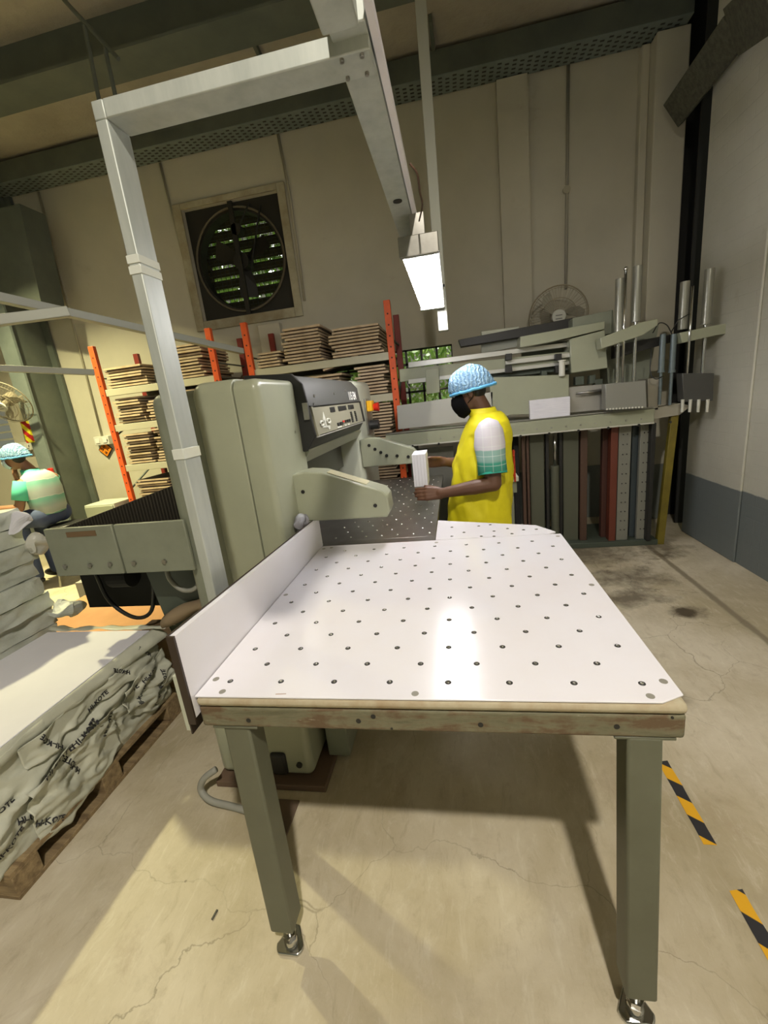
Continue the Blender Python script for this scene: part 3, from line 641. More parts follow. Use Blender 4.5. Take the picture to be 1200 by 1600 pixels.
# ------------------------------------------------------------------ paper cutter
t = thing('paper_cutter', 'big grey-green industrial paper cutting machine with control console', 'machine', (-1.1, 2.6, 0))
def rbox(name, a, b, m, bev, parent=t, seg=5): return MB().box(a, b).build(name, m, parent, bev, seg=seg)
def shell(name, x0, x1, r0, r1, y0, y1, z0, z1, rc, m):
    secs = [(x0 + r0 * (1 - math.cos(a)), r0 * (1 - math.sin(a))) for a in [PI / 2 * k / 6 for k in range(7)]] + [(x1 - r1 * (1 - math.cos(a)), r1 * (1 - math.sin(a))) for a in [PI / 2 * (6 - k) / 6 for k in range(7)]]
    rings = []
    for x, ins in secs:
        a0, a1, b0, b1 = y0 + ins, y1 - ins, z0 + ins, z1 - ins; rr = max(rc - ins * 0.5, 0.004); ring = []
        for cy, cz, st in ((a1 - rr, b1 - rr, 0), (a0 + rr, b1 - rr, 1), (a0 + rr, b0 + rr, 2), (a1 - rr, b0 + rr, 3)):
            for k in range(7):
                a = PI / 2 * (st + k / 6); ring.append(Vector((x, cy + rr * math.cos(a), cz + rr * math.sin(a))))
        rings.append(ring)
    return MB().loft(rings).build(name, m, t, auto=True)
shell('front_casing', -0.862, -0.757, 0.004, 0.028, 1.65, 2.10, 0.10, 1.692, 0.045, MACH)
shell('side_casing', -1.06, -0.866, 0.055, 0.004, 1.645, 2.12, 0.10, 1.70, 0.05, MACH)
shell('rear_casing', -1.28, -1.03, 0.045, 0.004, 1.69, 2.12, 0.10, 1.68, 0.045, MACHG)
shell('far_casing', -1.30, -0.76, 0.05, 0.05, 3.42, 4.08, 0.10, 1.73, 0.07, MACHL)
rbox('crossbeam', (-1.2, 2.08, 1.28), (-0.79, 3.45, 1.68), MACHL, 0.01, seg=2)
m = MB(); m.prism([(-0.79, 2.1, 1.28), (-0.745, 2.1, 1.34), (-0.745, 2.1, 1.36), (-0.79, 2.1, 1.36)], (0, 1.32, 0)).build('lower_lip', MACHL, t)
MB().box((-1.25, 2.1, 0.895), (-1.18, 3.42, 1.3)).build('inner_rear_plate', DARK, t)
MB().box((-0.97, 2.12, 1.06), (-0.93, 3.40, 1.28)).build('knife_beam', mat('oily_steel', (0.10, 0.095, 0.075), 0.3, 0.6), t, 0.003)
MB().box((-1.02, 2.12, 0.99), (-0.98, 3.40, 1.16)).build('clamp_bar', STEEL, t, 0.003)
# console
con = MB().prism([(-1.0, 2.06, 1.38), (-0.735, 2.06, 1.35), (-0.69, 2.06, 1.42), (-0.715, 2.06, 1.66), (-0.76, 2.06, 1.715), (-1.0, 2.06, 1.73)], (0, 1.24, 0)).build('console', CONS, t, 0.006)
lab(con, 'charcoal control console with displays and keys')
MB().prism([(-1.0, 2.045, 1.375), (-0.735, 2.045, 1.345), (-0.68, 2.045, 1.42), (-0.708, 2.045, 1.67), (-0.757, 2.045, 1.722), (-1.0, 2.045, 1.74)], (0, 0.018, 0)).build('console_end_plate', BLACK, con, 0.004)
# console face: from (-0.69,1.42) to (-0.715,1.66)
def cf(y, s, off=0.0): # s 0..1 up the slanted face
    return Vector((-0.69 - 0.025 * s + off, y, 1.42 + 0.24 * s))
def cbox(y0, y1, s0, s1, th, name, m, parent=con, bev=0.001):
    return MB().prism([cf(y0, s0), cf(y1, s0), cf(y1, s1), cf(y0, s1)], (th, 0, 0.1 * th)).build(name, m, parent, bev)
cbox(2.12, 3.24, -0.02, 0.56, 0.004, 'key_panel', CONSP)
cbox(2.08, 3.28, 0.575, 0.60, 0.010, 'panel_trim', BLACK); cbox(2.08, 3.28, -0.06, -0.035, 0.010, 'panel_trim', mat('grey_trim', (0.3, 0.3, 0.26), 0.3)); cbox(2.09, 2.115, -0.035, 0.575, 0.010, 'panel_trim', CONSP); cbox(3.25, 3.28, -0.035, 0.575, 0.010, 'panel_trim', BLACK)
for y0, y1 in ((2.42, 2.52), (2.60, 2.80), (2.86, 3.02)): cbox(y0, y1, 0.40, 0.52, 0.007, 'display', BLACK)
m = MB()
for y0 in (2.88, 3.0):
    for k in range(6): m.prism([cf(y0, 0.04 + 0.05 * k), cf(y0 + 0.045, 0.04 + 0.05 * k), cf(y0 + 0.045, 0.08 + 0.05 * k), cf(y0, 0.08 + 0.05 * k)], (0.008, 0, 0))
m.build('keypad', BLACK, con)
m = MB()
for i, y0 in enumerate((2.5, 2.57)): m.prism([cf(y0, 0.05), cf(y0 + 0.05, 0.05), cf(y0 + 0.05, 0.13), cf(y0, 0.13)], (0.01, 0, 0))
for y0 in (2.69, 2.75, 2.80): m.prism([cf(y0, 0.08), cf(y0 + 0.035, 0.08), cf(y0 + 0.035, 0.15), cf(y0, 0.15)], (0.01, 0, 0))
m.build('function_keys', BLACK, con)
cbox(2.63, 2.67, 0.10, 0.15, 0.01, 'red_key', RED)
for y0, y1 in ((2.48, 2.58), (2.66, 2.70), (2.74, 2.79)): cbox(y0, y1, 0.0, 0.035, 0.008, 'white_key', PLASTW)
m = MB().prism([cf(2.24, 0.26), cf(2.29, 0.24), cf(2.275, 0.45)], (0.007, 0, 0))
for y0, s0 in ((2.205, 0.20), (2.335, 0.22)):
    for k in range(12):
        a = 2 * PI * k / 12; a1 = 2 * PI * (k + 1) / 12
        m.cyl(cf(y0 + 0.03 * math.cos(a), s0 + 0.05 * math.sin(a), 0.006), cf(y0 + 0.03 * math.cos(a1), s0 + 0.05 * math.sin(a1), 0.006), 0.006, n=6)
m.prism([cf(2.2, 0.11), cf(2.34, 0.08), cf(2.34, 0.12), cf(2.2, 0.15)], (0.007, 0, 0)).prism([cf(2.26, 0.1), cf(2.28, 0.1), cf(2.28, 0.28), cf(2.26, 0.28)], (0.007, 0, 0)).prism([cf(2.30, 0.04), cf(2.335, 0.04), cf(2.335, 0.09), cf(2.30, 0.09)], (0.007, 0, 0))
m.build('warning_pictogram', PLASTW, con)
text_mesh('115 EM', 0.075, lambda x, y: cf(3.06 + x, 0.76 + y / 0.24, 0.004), mat('lettering_white', (0.85, 0.85, 0.8), 0.5), 'model_lettering', con, bold=0.0022)
m = MB()
for y, s_ in ((2.2, 0.8), (2.16, 0.62), (2.6, 0.85), (2.9, 0.92)): c = cf(y, s_); m.cyl(c, c + Vector((0.004, 0, 0)), 0.008, n=10)
m.build('console_screws', STEEL, con)
MB().box((-0.695, 2.03, 1.50), (-0.72, 2.046, 1.58)).build('end_plate_badge', STEEL, con)
# emergency switch on the far column
MB().box((-0.76, 3.70, 1.28), (-0.745, 3.90, 1.58)).build('switch_plate', STEEL, t, 0.002)
e = MB().box((-0.745, 3.73, 1.47), (-0.70, 3.86, 1.56)).build('emergency_switch', YELP, t, 0.006); lab(e, 'yellow switch box with red knob')
MB().cyl((-0.70, 3.82, 1.50), (-0.655, 3.82, 1.50), 0.03, 0.04).build('red_knob', RED, e)
MB().cyl((-0.745, 3.82, 1.35), (-0.67, 3.82, 1.35), 0.042).build('black_knob', BLACK, t)
MB().cyl((-0.76, 1.98, 1.45), (-0.757, 1.98, 1.45), 0.008, n=10).build('key_hole', BLACK, t)
# light barrier arms
def arm(y0, y1, holes, name):
    o = MB().prism([(-0.775, y0, 1.035), (-0.775, y0, 1.26), (-0.70, y0, 1.272), (-0.62, y0, 1.262), (-0.345, y0, 1.155), (-0.325, y0, 1.13), (-0.32, y0, 1.06), (-0.335, y0, 1.03)], (0, y1 - y0, 0)).build(name, MACH, t, 0.007, seg=3)
    return o
a = arm(1.86, 1.99, None, 'light_barrier_arm')
MB().prism([(-0.60, 1.885, 1.2555), (-0.42, 1.885, 1.185), (-0.42, 1.965, 1.185), (-0.60, 1.965, 1.2555)], (0.0, 0, 0.0025)).build('rating_strip', mat('yellowed_label', (0.48, 0.45, 0.27), 0.5), a)
m = MB()
for x, z in ((-0.72, 1.18), (-0.385, 1.09)): m.cyl((x, 1.857, z), (x, 1.862, z), 0.009, n=14)
m.build('screw_holes', BLACK, a)
MB().box((-0.81, 1.845, 1.03), (-0.776, 2.0, 1.26)).build('arm_mount', CONS, t, 0.004)
a = arm(3.42, 3.50, None, 'light_barrier_arm'); m = MB()
for x, z in ((-0.70, 1.21), (-0.655, 1.175), (-0.61, 1.145), (-0.565, 1.115), (-0.48, 1.105), (-0.39, 1.09)): m.cyl((x, 3.415, z), (x, 3.421, z), 0.013, n=14)
m.build('light_sensors', BLACK, a)
# steel bed
MB().box((-1.2, 1.95, 0.86), (-0.128, 3.55, 0.897)).build('steel_bed', TSTEEL, t, 0.002)
MB().box((-0.69, 1.89, 0.86), (-0.128, 1.95, 0.897)).build('bed_front_strip', TSTEEL, t)
MB().box((-1.0, 2.15, 0.55), (-0.2, 3.4, 0.86)).box((-1.25, 2.0, 0.02), (-0.6, 3.7, 0.55)).build('bed_frame', MACHD, t)
m = MB()
for k in range(17):
    for i in range(7):
        x = -0.64 + 0.08 * i + (0.04 if k % 2 else 0); y = 2.0 + 0.09 * k
        if x < -0.15 and y < 3.5: m.sph((x, y, 0.8975), (0.006, 0.006, 0.003), 8, 5)
m.build('air_balls', CHROME, t, smooth=True)['kind'] = 'stuff'
# white extension plate right of the steel bed
e = MB().prism([(-0.125, 1.885, 0.892), (0.375, 1.885, 0.892), (0.41, 1.91, 0.892), (0.345, 2.02, 0.892), (-0.125, 2.20, 0.892)], (0, 0, 0.008)).build('white_extension_top', WHITE, t, 0.001)
m = MB()
for px, py in ((706, 824), (748, 822), (725, 832), (793, 826), (818, 828), (772, 830), (766, 820), (838, 827), (706, 838), (772, 838), (752, 838), (800, 834)):
    r = rx * (px - 600) + ry * (py - 800) + rz * FPX; k = (0.9 - CAMZ) / r.z; c = Vector((r.x * k, r.y * k, 0.9)); nozzle_mb(c.x, c.y, m)
m.build('air_nozzles', NZ, e)['kind'] = 'stuff'
MB().box((-0.1, 1.90, 0.80), (0.33, 2.02, 0.891)).build('extension_support', LEGP, t)
# pedestal and foot plates
rbox('pedestal', (-1.12, 1.38, 0.035), (-0.69, 1.85, 0.46), MACH, 0.03)
MB().box((-0.66, 1.5, 0.03), (-0.56, 2.05, 0.5)).build('pedestal_door', MACHG, t, 0.006)
MB().box((-1.13, 1.34, 0.0), (-0.63, 2.1, 0.03)).build('foot_plate', mat('rusty_plate', (0.13, 0.085, 0.055), 0.6), t, 0.004)
MB().box((-0.87, 1.365, 0.05), (-0.80, 1.39, 0.16)).build('cable_cutout', BLACK, t, 0.02)
MB().cyl((-0.745, 1.372, 0.10), (-0.745, 1.385, 0.10), 0.013).build('bolt_hole', BLACK, t)
# rear table with guard panels and bellows
rt = MB().box((-1.955, 1.69, 0.88), (-1.25, 3.3, 0.90)).box((-1.955, 3.28, 0.88), (-1.25, 3.30, 1.1)).build('rear_table', MACHD, t)
for x0, x1 in ((-1.965, -1.59), (-1.58, -1.22)):
    p_ = MB().box((x0, 1.655, 0.893), (x1, 1.675, 1.135)).build('rear_guard_panel', MACHG, rt, 0.005)
m = MB()
for x in (-1.90, -1.76, -1.65, -1.52, -1.36): MB().cyl((x, 1.645, 0.945), (x, 1.656, 0.945), 0.011, n=12).build('bolt', STEEL, rt)
MB().box((-1.84, 1.652, 1.09), (-1.68, 1.656, 1.115)).build('worn_label', mat('rust_smear', (0.16, 0.10, 0.05), 0.7), rt)
n = 46; m = MB()
for i in range(n):
    x0 = -2.02 + 0.80 * i / n; z = 1.10 + 0.20 * i / n
    m.box((x0, 1.76, 0.93), (x0 + 0.007, 1.84, z))
m.box((-2.0, 1.79, 0.93), (-1.22, 1.82, 1.09)).prism([(-1.99, 1.79, 1.09), (-1.22, 1.79, 1.09), (-1.22, 1.79, 1.27)], (0, 0.03, 0))
m.build('ribbed_bellows', mat('bellows_black', (0.035, 0.03, 0.022), 0.6), rt)
MB().prism([(-1.66, 1.85, 0.90), (-1.25, 1.85, 0.90), (-1.25, 1.85, 0.0), (-1.52, 1.85, 0.0)], (0, 0.9, 0)).build('rear_pedestal', MACHD, t)
m = MB().tube([(-1.48, 1.80, 0.885), (-1.46, 1.78, 0.80), (-1.40, 1.78, 0.74), (-1.32, 1.78, 0.76), (-1.28, 1.8, 0.885)], 0.012).build('rear_hose', RUBBER, t, smooth=True)
tag(MB().tube([(-2.06, 1.95, 0.80), (-2.0, 1.93, 0.62), (-1.86, 1.92, 0.52), (-1.74, 1.92, 0.56), (-1.68, 1.92, 0.75), (-1.70, 1.95, 0.88)], 0.011).build('loose_cable', BLACK, smooth=True), 'black cable looping down under the rear table by the cardboard', 'cable')
MB().box((-2.20, 1.98, 0.56), (-1.70, 3.0, 0.88)).cyl((-1.86, 1.86, 0.80), (-1.74, 1.86, 0.80), 0.06).build('dark_under_table_fill', DARK, t)  # near-black box enlarged to fill the dark space under the rear table
tag(MB().tube([(-1.08, 1.30, 0.14), (-1.13, 1.28, 0.11), (-1.15, 1.27, 0.06), (-1.10, 1.25, 0.03), (-1.0, 1.24, 0.018), (-0.9, 1.22, 0.018)], 0.014).build('power_cable', RUBBER, smooth=True), 'thick grey cable curling on the floor beside the cutter foot', 'cable')
# rag at the guard board's far end
m = MB(); m.sph((-0.728, 1.80, 1.045), (0.026, 0.06, 0.038), 24, 16)
for v in m.v: v += Vector(noise.noise_vector(v * 28)) * 0.018
tag(m.build('cleaning_rag', mat('rag_cloth', (0.42, 0.44, 0.50), 0.9, c2=(0.10, 0.08, 0.09), scale=14), smooth=True), 'crumpled grey cleaning rag tucked behind the white guard board', 'rag')

# ------------------------------------------------------------------ second aluminium frame, left
t = thing('aluminium_gantry', 'aluminium frame bars crossing at the left edge before the racks', 'frame', (-2.4, 2.2, 0))
A2 = mat('dull_aluminium', (0.36, 0.37, 0.32), 0.5, 0.3)
MB().bar(P(-60, 452, 1.9), P(378, 549, 3.6), 0.05, 0.045).build('long_bar', A2, t, 0.003)
MB().bar(P(-60, 508, 1.9), P(108, 487, 2.2), 0.05, 0.05).build('cross_bar', A2, t, 0.003)
MB().bar(P(-60, 573, 2.6), P(147, 582, 3.2), 0.045, 0.045).build('lower_bar', A2, t, 0.003)

# ------------------------------------------------------------------ orange racks with die boards
RY0, RY1 = 4.22, 4.82
ZS = (1.98, 1.61, 1.17, 0.72)
def rack(x0, x1, label, zt=2.42):
    t = thing('orange_rack', label, 'shelving rack', ((x0 + x1) / 2, 4.5, 0))
    for x, fx0, fx1 in ((x0, x0 - 0.03, x0 + 0.03), (x1, x1 - 0.03, x1 + 0.03)):
        u = MB().box((fx0, RY0 - 0.045, 0), (fx1, RY0, zt)).build('upright', ORANGE, t, 0.003)
        m = MB()
        for i in range(24): m.cyl((x, RY0 - 0.0465, 0.12 + i * 0.095), (x, RY0 - 0.043, 0.12 + i * 0.095), 0.008, n=8)
        m.build('holes', mat('upright_hole', (0.05, 0.01, 0.005), 0.7), u)
        MB().box((fx0, RY1, 0), (fx1, RY1 + 0.045, zt - 0.02)).build('rear_upright', RACKR, t, 0.003)
        m = MB()
        for z in (0.3, 0.9, 1.5, 2.1): m.bar((x, RY0, z), (x, RY1, z + 0.28 if z < 2 else z), 0.02, 0.012)
        m.build('brace', BEAMG, t)
    for z in ZS:
        MB().box((x0 + 0.03, RY0 - 0.035, z - 0.07), (x1 - 0.03, RY0, z)).build('shelf_beam', CREAM, t, 0.003)
        MB().box((x0 + 0.03, RY0, z - 0.02), (x1 - 0.03, RY1, z - 0.002)).box((x0 + 0.03, RY1, z - 0.07), (x1 - 0.03, RY1 + 0.03, z)).build('shelf_panel', mat('shelf_dark', (0.12, 0.11, 0.08), 0.7), t)
    return t
rack(-3.66, -2.33, 'orange steel rack on the left, half hidden behind the gantry post')
rack(-1.95, -0.54, 'orange steel rack in the middle, behind the cutter console')
def board_proto(w, d):
    m = MB(); m.cur = 0; m.box((-w / 2, -d / 2, 0.010), (w / 2, d / 2, 0.028)); m.cur = 1
    m.box((-w / 2 + 0.02, -d / 2 + 0.025, 0), (w / 2 - 0.02, d / 2 - 0.02, 0.010)).box((-w / 2 + 0.002, -d / 2 + 0.004, 0.0275), (w / 2 - 0.002, d / 2 - 0.002, 0.0285))
    return m
protos = {}
def board(w, d, loc, rz, tilt, label, group):
    k = (w, d)
    if k not in protos:
        o = board_proto(w, d).build('die_board', [PLY, PLYD]); protos[k] = o
    else:
        o = protos[k].copy(); col.objects.link(o)
    o.scale.x = random.uniform(0.86, 1.0); o.location = loc; o.rotation_euler = (tilt[0], tilt[1], rz); tag(o, label, 'board', group)
ORD = ['bottom', 'second', 'third', 'fourth', 'fifth', 'sixth', 'seventh', 'eighth', 'ninth', 'tenth', 'eleventh', 'twelfth']
def stack(xc, z, n, w, d, label, group, jit=0.016):
    for i in range(n):
        board(w, d, (xc + random.uniform(-jit, jit), 4.50 - (0.6 - d) / 2 + random.uniform(-0.02, 0.02), z + i * 0.030), random.uniform(-0.04, 0.04), (0, 0), (ORD[i] if i < n - 1 else 'topmost') + (' plywood board' if i in (0, n - 1) else ' plywood board from the bottom') + ' of the ' + label, group)
S1, S2, S3, S4 = [z + 0.001 for z in ZS]
st = [
 (-1.755, S1, 5, .26, .50, 'short left pile, top shelf, middle orange rack'),
 (-1.40, S1, 11, .40, .55, 'tall middle pile, top shelf, middle orange rack'),
 (-0.87, S1, 9, .50, .55, 'wide right pile, top shelf, middle orange rack'),
 (-1.70, S2, 7, .34, .50, 'left pile, second shelf, middle orange rack'),
 (-1.25, S2, 8, .42, .50, 'centre pile, second shelf, middle orange rack'),
 (-0.76, S2, 9, .30, .50, 'right pile, second shelf, middle orange rack'),
 (-1.62, S3, 12, .46, .55, 'left pile, third shelf, middle orange rack'),
 (-0.80, S3, 12, .42, .55, 'right pile, third shelf, middle orange rack'),
 (-0.80, S4, 12, .44, .55, 'right pile, lowest shelf, middle orange rack'),
 (-1.40, S4, 11, .46, .55, 'left pile, lowest shelf, middle orange rack'),
 (-3.36, S1, 7, .48, .55, 'left pile, top shelf, left orange rack'),
 (-2.68, S1, 11, .46, .55, 'right pile, top shelf, left orange rack'),
 (-3.42, S2, 9, .34, .50, 'left pile, second shelf, left orange rack'),
 (-3.05, S2, 7, .30, .50, 'middle pile, second shelf, left orange rack'),
 (-2.62, S2, 9, .40, .50, 'right pile, second shelf, left orange rack'),
 (-3.42, S3, 11, .34, .50, 'left pile, third shelf, left orange rack'),
 (-3.04, S3, 12, .32, .50, 'middle pile, third shelf, left orange rack'),
 (-2.62, S3, 10, .40, .50, 'right pile, third shelf, left orange rack'),
 (-3.36, S4, 9, .44, .50, 'left pile, lowest shelf, left orange rack'),
 (-2.90, S4, 12, .40, .50, 'right pile, lowest shelf, left orange rack'),
]
for xc, z, n, w_, d_, g in st:
    stack(xc, z, n, w_, d_, g, 'die boards, ' + g)
for i, (dz, tl) in enumerate(((0.0, -0.22), (0.03, -0.26))):
    board(0.34, 0.42, (-1.08 + 0.07 * i, 4.42, S2 + 0.30 + dz), 0.1, (0, tl), ['plywood board leaning askew over the second-shelf piles, lower of two', 'plywood board leaning askew over the second-shelf piles, upper of two'][i], None)
t = thing('black_box', 'small black box between board piles on the left rack top shelf', 'box', (-3.02, 4.3, S1)); MB().box((-3.06, 4.24, S1), (-2.96, 4.4, S1 + 0.09)).build('box_body', BLACK, t, 0.004)

# ------------------------------------------------------------------ press loader machine at the back right
MY = 3.95
t = thing('press_feeder', 'long grey-green feeder machine with flat bed along the back wall', 'machine', (0.5, 4.3, 0))
bz1, bz0 = 1.245, 1.125
MB().prism([(-0.66, MY, bz0), (1.64, MY, bz0), (1.64, MY, bz1), (-0.64, MY, bz1)], (0, 0.04, 0)).build('bed_front_panel', MACH, t, 0.004)
MB().box((-0.66, MY - 0.006, bz0 - 0.012), (1.64, MY + 0.2, bz0 + 0.001)).build('bed_edge_strip', mat('pale_strip', (0.5, 0.5, 0.42), 0.4), t, 0.001)
MB().prism([(-0.64, MY, bz1 - 0.01), (1.64, MY, bz1 - 0.01), (1.64, MY + 0.2, bz1 - 0.01), (-0.50, MY + 0.2, bz1 - 0.01)], (0, 0, 0.012)).build('bed_top', mat('bed_grey', (0.32, 0.32, 0.27), 0.35, 0.2), t)
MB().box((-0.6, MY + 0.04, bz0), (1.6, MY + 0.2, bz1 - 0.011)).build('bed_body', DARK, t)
m = MB()
for i in range(18): m.cyl((-0.5 + i * 0.12, MY - 0.004, bz0 + 0.035), (-0.5 + i * 0.12, MY + 0.001, bz0 + 0.035), 0.007, n=8)
m.build('panel_screws', STEEL, t)
m = MB()
for i in range(10): m.cyl((-0.4 + i * 0.24, MY - 0.012, bz0 - 0.012), (-0.4 + i * 0.24, MY - 0.004, bz0 - 0.012), 0.011, n=8)
m.build('lower_bolts', BLACK, t)
def plate(name, pts, y, th, m_, par=None, bev=0.003):
    return MB().prism([P(px, py, y) for px, py in pts], (0, th, 0)).build(name, m_, par or t, bev)
plate('left_back_plate', [(620, 634), (770, 612), (770, 655), (622, 671)], 4.02, 0.012, mat('pale_zinc', (0.50, 0.50, 0.46), 0.35, 0.3))
plate('main_back_panel', [(764, 590), (889, 585), (889, 646), (800, 648), (770, 655)], 4.02, 0.05, MACH)
plate('right_back_plate', [(889, 605), (945, 600), (948, 640), (889, 645)], 4.05, 0.04, mat('dull_zinc', (0.36, 0.35, 0.31), 0.4, 0.2))
plate('green_cross_beam', [(624, 577), (892, 549), (892, 564), (625, 597)], 4.10, 0.05, MACH)
plate('silver_upper_rail', [(638, 566), (892, 534), (892, 541), (638, 575)], 4.12, 0.05, mat('bright_rail', (0.6, 0.6, 0.56), 0.3, 0.5))
plate('silver_lower_rail', [(790, 563), (892, 551), (892, 558), (790, 570)], 4.05, 0.04, MATS['bright_rail'])
plate('silver_bottom_rail', [(638, 593), (892, 564), (892, 569), (638, 600)], 4.08, 0.04, MATS['bright_rail'])
plate('lower_guide_bar', [(700, 590), (892, 570), (892, 578), (700, 600)], 4.14, 0.04, MACHD)
plate('hanging_plate', [(665, 577), (686, 575), (687, 613), (666, 616)], 4.03, 0.01, MACH)
plate('black_rubber_belt', [(716, 531), (945, 487), (950, 508), (812, 527), (720, 542)], 4.22, 0.12, BLACK)
plate('belt_cover', [(813, 526), (945, 502), (945, 514), (858, 535), (813, 543)], 4.00, 0.20, MACH)
plate('carriage_plate', [(751, 517), (812, 512), (813, 541), (752, 553)], 4.30, 0.02, mat('dim_cream_plate', (0.30, 0.31, 0.25), 0.5))
plate('top_cover_edge', [(752, 518), (811, 510), (811, 516), (753, 525)], 4.28, 0.04, MACHL)
plate('beam_back_panel', [(815, 541), (893, 531), (893, 584), (765, 590), (765, 575), (815, 570)], 4.28, 0.03, MACHG)
hb = plate('head_block', [(890, 530), (945, 515), (950, 575), (893, 583)], 4.02, 0.35, MACH, bev=0.006)
plate('head_end_panel', [(895, 497), (958, 484), (960, 520), (940, 524), (940, 508), (895, 512)], 4.08, 0.25, MACHG)
plate('head_upper_block', [(945, 525), (1030, 505), (1012, 600), (950, 600)], 4.25, 0.2, MACHG)
for px in (790, 868):
    plate('rail_clamp', [(px, 553), (px + 10, 552), (px + 10, 562), (px, 563)], 4.0, 0.06, BLACK); plate('rail_clamp', [(px, 571), (px + 10, 570), (px + 11, 582), (px, 583)], 4.0, 0.06, BLACK)
c = P(878, 578, 4.0); MB().cyl(c - Vector((0, 0, 0.05)), c + Vector((0, 0, 0.07)), 0.025, n=14).cyl(c + Vector((0, 0, 0.07)), c + Vector((0, 0, 0.08)), 0.032, n=14).build('knob_column', PLASTW, t, auto=True)
MB().tube([P(668, 618, 4.1), P(672, 610, 4.1), P(700, 605, 4.1)], 0.006).build('bent_pipe', CHROME, t, smooth=True)
MB().tube([P(635, 597, 4.1), P(640, 606, 4.1), P(660, 606, 4.1)], 0.005).build('air_hose', RUBBER, t, smooth=True)
for px, py, w_ in ((905, 592, 12), (925, 590, 8), (850, 583, 8), (935, 596, 10)):
    c = P(px, py, 4.1); MB().box((c.x - w_ * 0.003, 4.08, c.z - 0.05), (c.x + w_ * 0.003, 4.16, c.z + 0.02)).build('small_fitting', MACHD, t, 0.004)
MB().tube([P(900, 615, 4.0), P(945, 610, 4.0)], 0.010).tube([P(920, 613, 4.04), P(975, 603, 4.04)], 0.014).build('head_rods', STEEL, t, smooth=True)
# lower structure (drive columns under the bed)
def post(px0, px1, pyt, pyb, y, dy, m_, name, bev=0.003):
    a_ = P(px0, pyt, y); b_ = P(px1, pyt, y); zt_ = bz0 - 0.013
    x0_, x1_ = a_.x, b_.x
    return MB().box((x0_, y, 0.05), (x1_, y + dy, zt_)).build(name, m_, t, bev)
DG = mat('olive_column_paint', (0.085, 0.09, 0.06), 0.5); RB = mat('rust_red_profile', (0.13, 0.03, 0.015), 0.5); BRN = mat('brown_profile', (0.075, 0.04, 0.025), 0.5)
post(803, 811, 720, 0, 4.12, 0.2, DARK, 'dark_column'); post(816, 821, 720, 0, 4.05, 0.05, BRN, 'brown_rail'); post(823, 827, 720, 0, 4.05, 0.05, BRN, 'brown_rail')
post(828, 850, 720, 0, 4.10, 0.20, DG, 'green_column'); post(853, 858, 720, 0, 4.08, 0.06, BLACK, 'black_guide')
c = P(867, 720, 4.08); cx = c.x
MB().cyl((cx, 4.08, 0.05), (cx, 4.08, 0.80), 0.036, n=20).build('lift_cylinder', DG, t, auto=True); MB().cyl((cx, 4.08, 0.80), (cx, 4.08, bz0 - 0.013), 0.013).build('lift_rod', CHROME, t, smooth=True)
post(874, 879, 720, 0, 4.10, 0.06, BLACK, 'black_guide'); post(880, 904, 720, 0, 4.12, 0.25, DG, 'wide_green_column'); post(907, 918, 720, 0, 4.10, 0.08, BRN, 'brown_rail')
post(941, 954, 720, 0, 4.16, 0.06, mat('deep_rust_profile', (0.06, 0.02, 0.012), 0.6), 'dark_rust_beam'); post(954, 965, 720, 0, 4.05, 0.08, RB, 'rust_red_beam')
for a_, b_ in ((966, 985), (999, 1016)):
    o = post(a_, b_, 720, 0, 4.06, 0.04, mat('drilled_plate', (0.20, 0.20, 0.165), 0.45), 'drilled_plate')
    xa = P(a_, 720, 4.06).x; xb = P(b_, 720, 4.06).x; m = MB()
    for k in range(11):
        for s_ in (0.35, 0.68): z = 0.15 + k * 0.088; m.cyl((xa + (xb - xa) * s_, 4.056, z), (xa + (xb - xa) * s_, 4.061, z), 0.0055, n=8)
    m.build('drill_holes', BLACK, o)
post(987, 997, 720, 0, 4.14, 0.06, mat('blue_grey_steel', (0.07, 0.09, 0.10), 0.4), 'inner_column'); post(1017, 1024, 700, 0, 4.0, 0.1, BLACK, 'end_column')
MB().box((0.5, 4.02, 0.0), (1.75, 4.6, 0.05)).build('base_frame', MACHD, t, 0.004)
MB().box((-0.45, 4.1, 0.0), (-0.38, 4.3, bz0)).box((0.1, 4.35, 0), (0.5, 4.5, bz0)).build('far_legs', MACHD, t)
plate('lower_grey_panel', [(642, 702), (708, 697), (712, 760), (646, 765)], 4.12, 0.02, mat('dark_zinc', (0.17, 0.17, 0.15), 0.4, 0.3))
# gripper stations with twin cylinders
def station(label, cyls, blk, yy, blk_m, claws, flange):
    t2 = thing('cylinder_station', label, 'machine part', P(*blk[2], yy))
    for (px, pt, pb, r_, rodb) in cyls:
        a_ = P(px[1], pb, yy); top = P(px[0], pt, yy); x = (a_.x + top.x) / 2
        c_ = MB().cyl((x, yy, a_.z), (x, yy, top.z), r_, n=20).build('air_cylinder', mat('cylinder_grey', (0.30, 0.30, 0.25), 0.3, 0.4), t2, auto=True)
        if rodb: MB().cyl((x, yy, P(px[1], rodb, yy).z), (x, yy, a_.z), 0.014).cyl((x, yy, a_.z - 0.10), (x, yy, a_.z - 0.085), 0.03).build('piston_rod', CHROME, c_, auto=True)
    MB().prism([P(px, py, yy - 0.05) for px, py in blk], (0, 0.12, 0)).build('mount_bracket', MACH, t2, 0.004)
    MB().prism([P(px, py, yy - 0.06) for px, py in blk_m[0]], (0, 0.10, 0)).build('gripper_block', blk_m[1], t2, 0.005)
    if claws:
        for px in claws:
            c_ = P(px, 636, yy - 0.06); MB().cyl((c_.x, c_.y, c_.z - 0.04), (c_.x, c_.y, c_.z + 0.06), 0.010, 0.013, 10).build('gripper_pin', PLASTW, t2, auto=True)
    return t2
GB = mat('gripper_grey', (0.26, 0.26, 0.23), 0.35, 0.2)
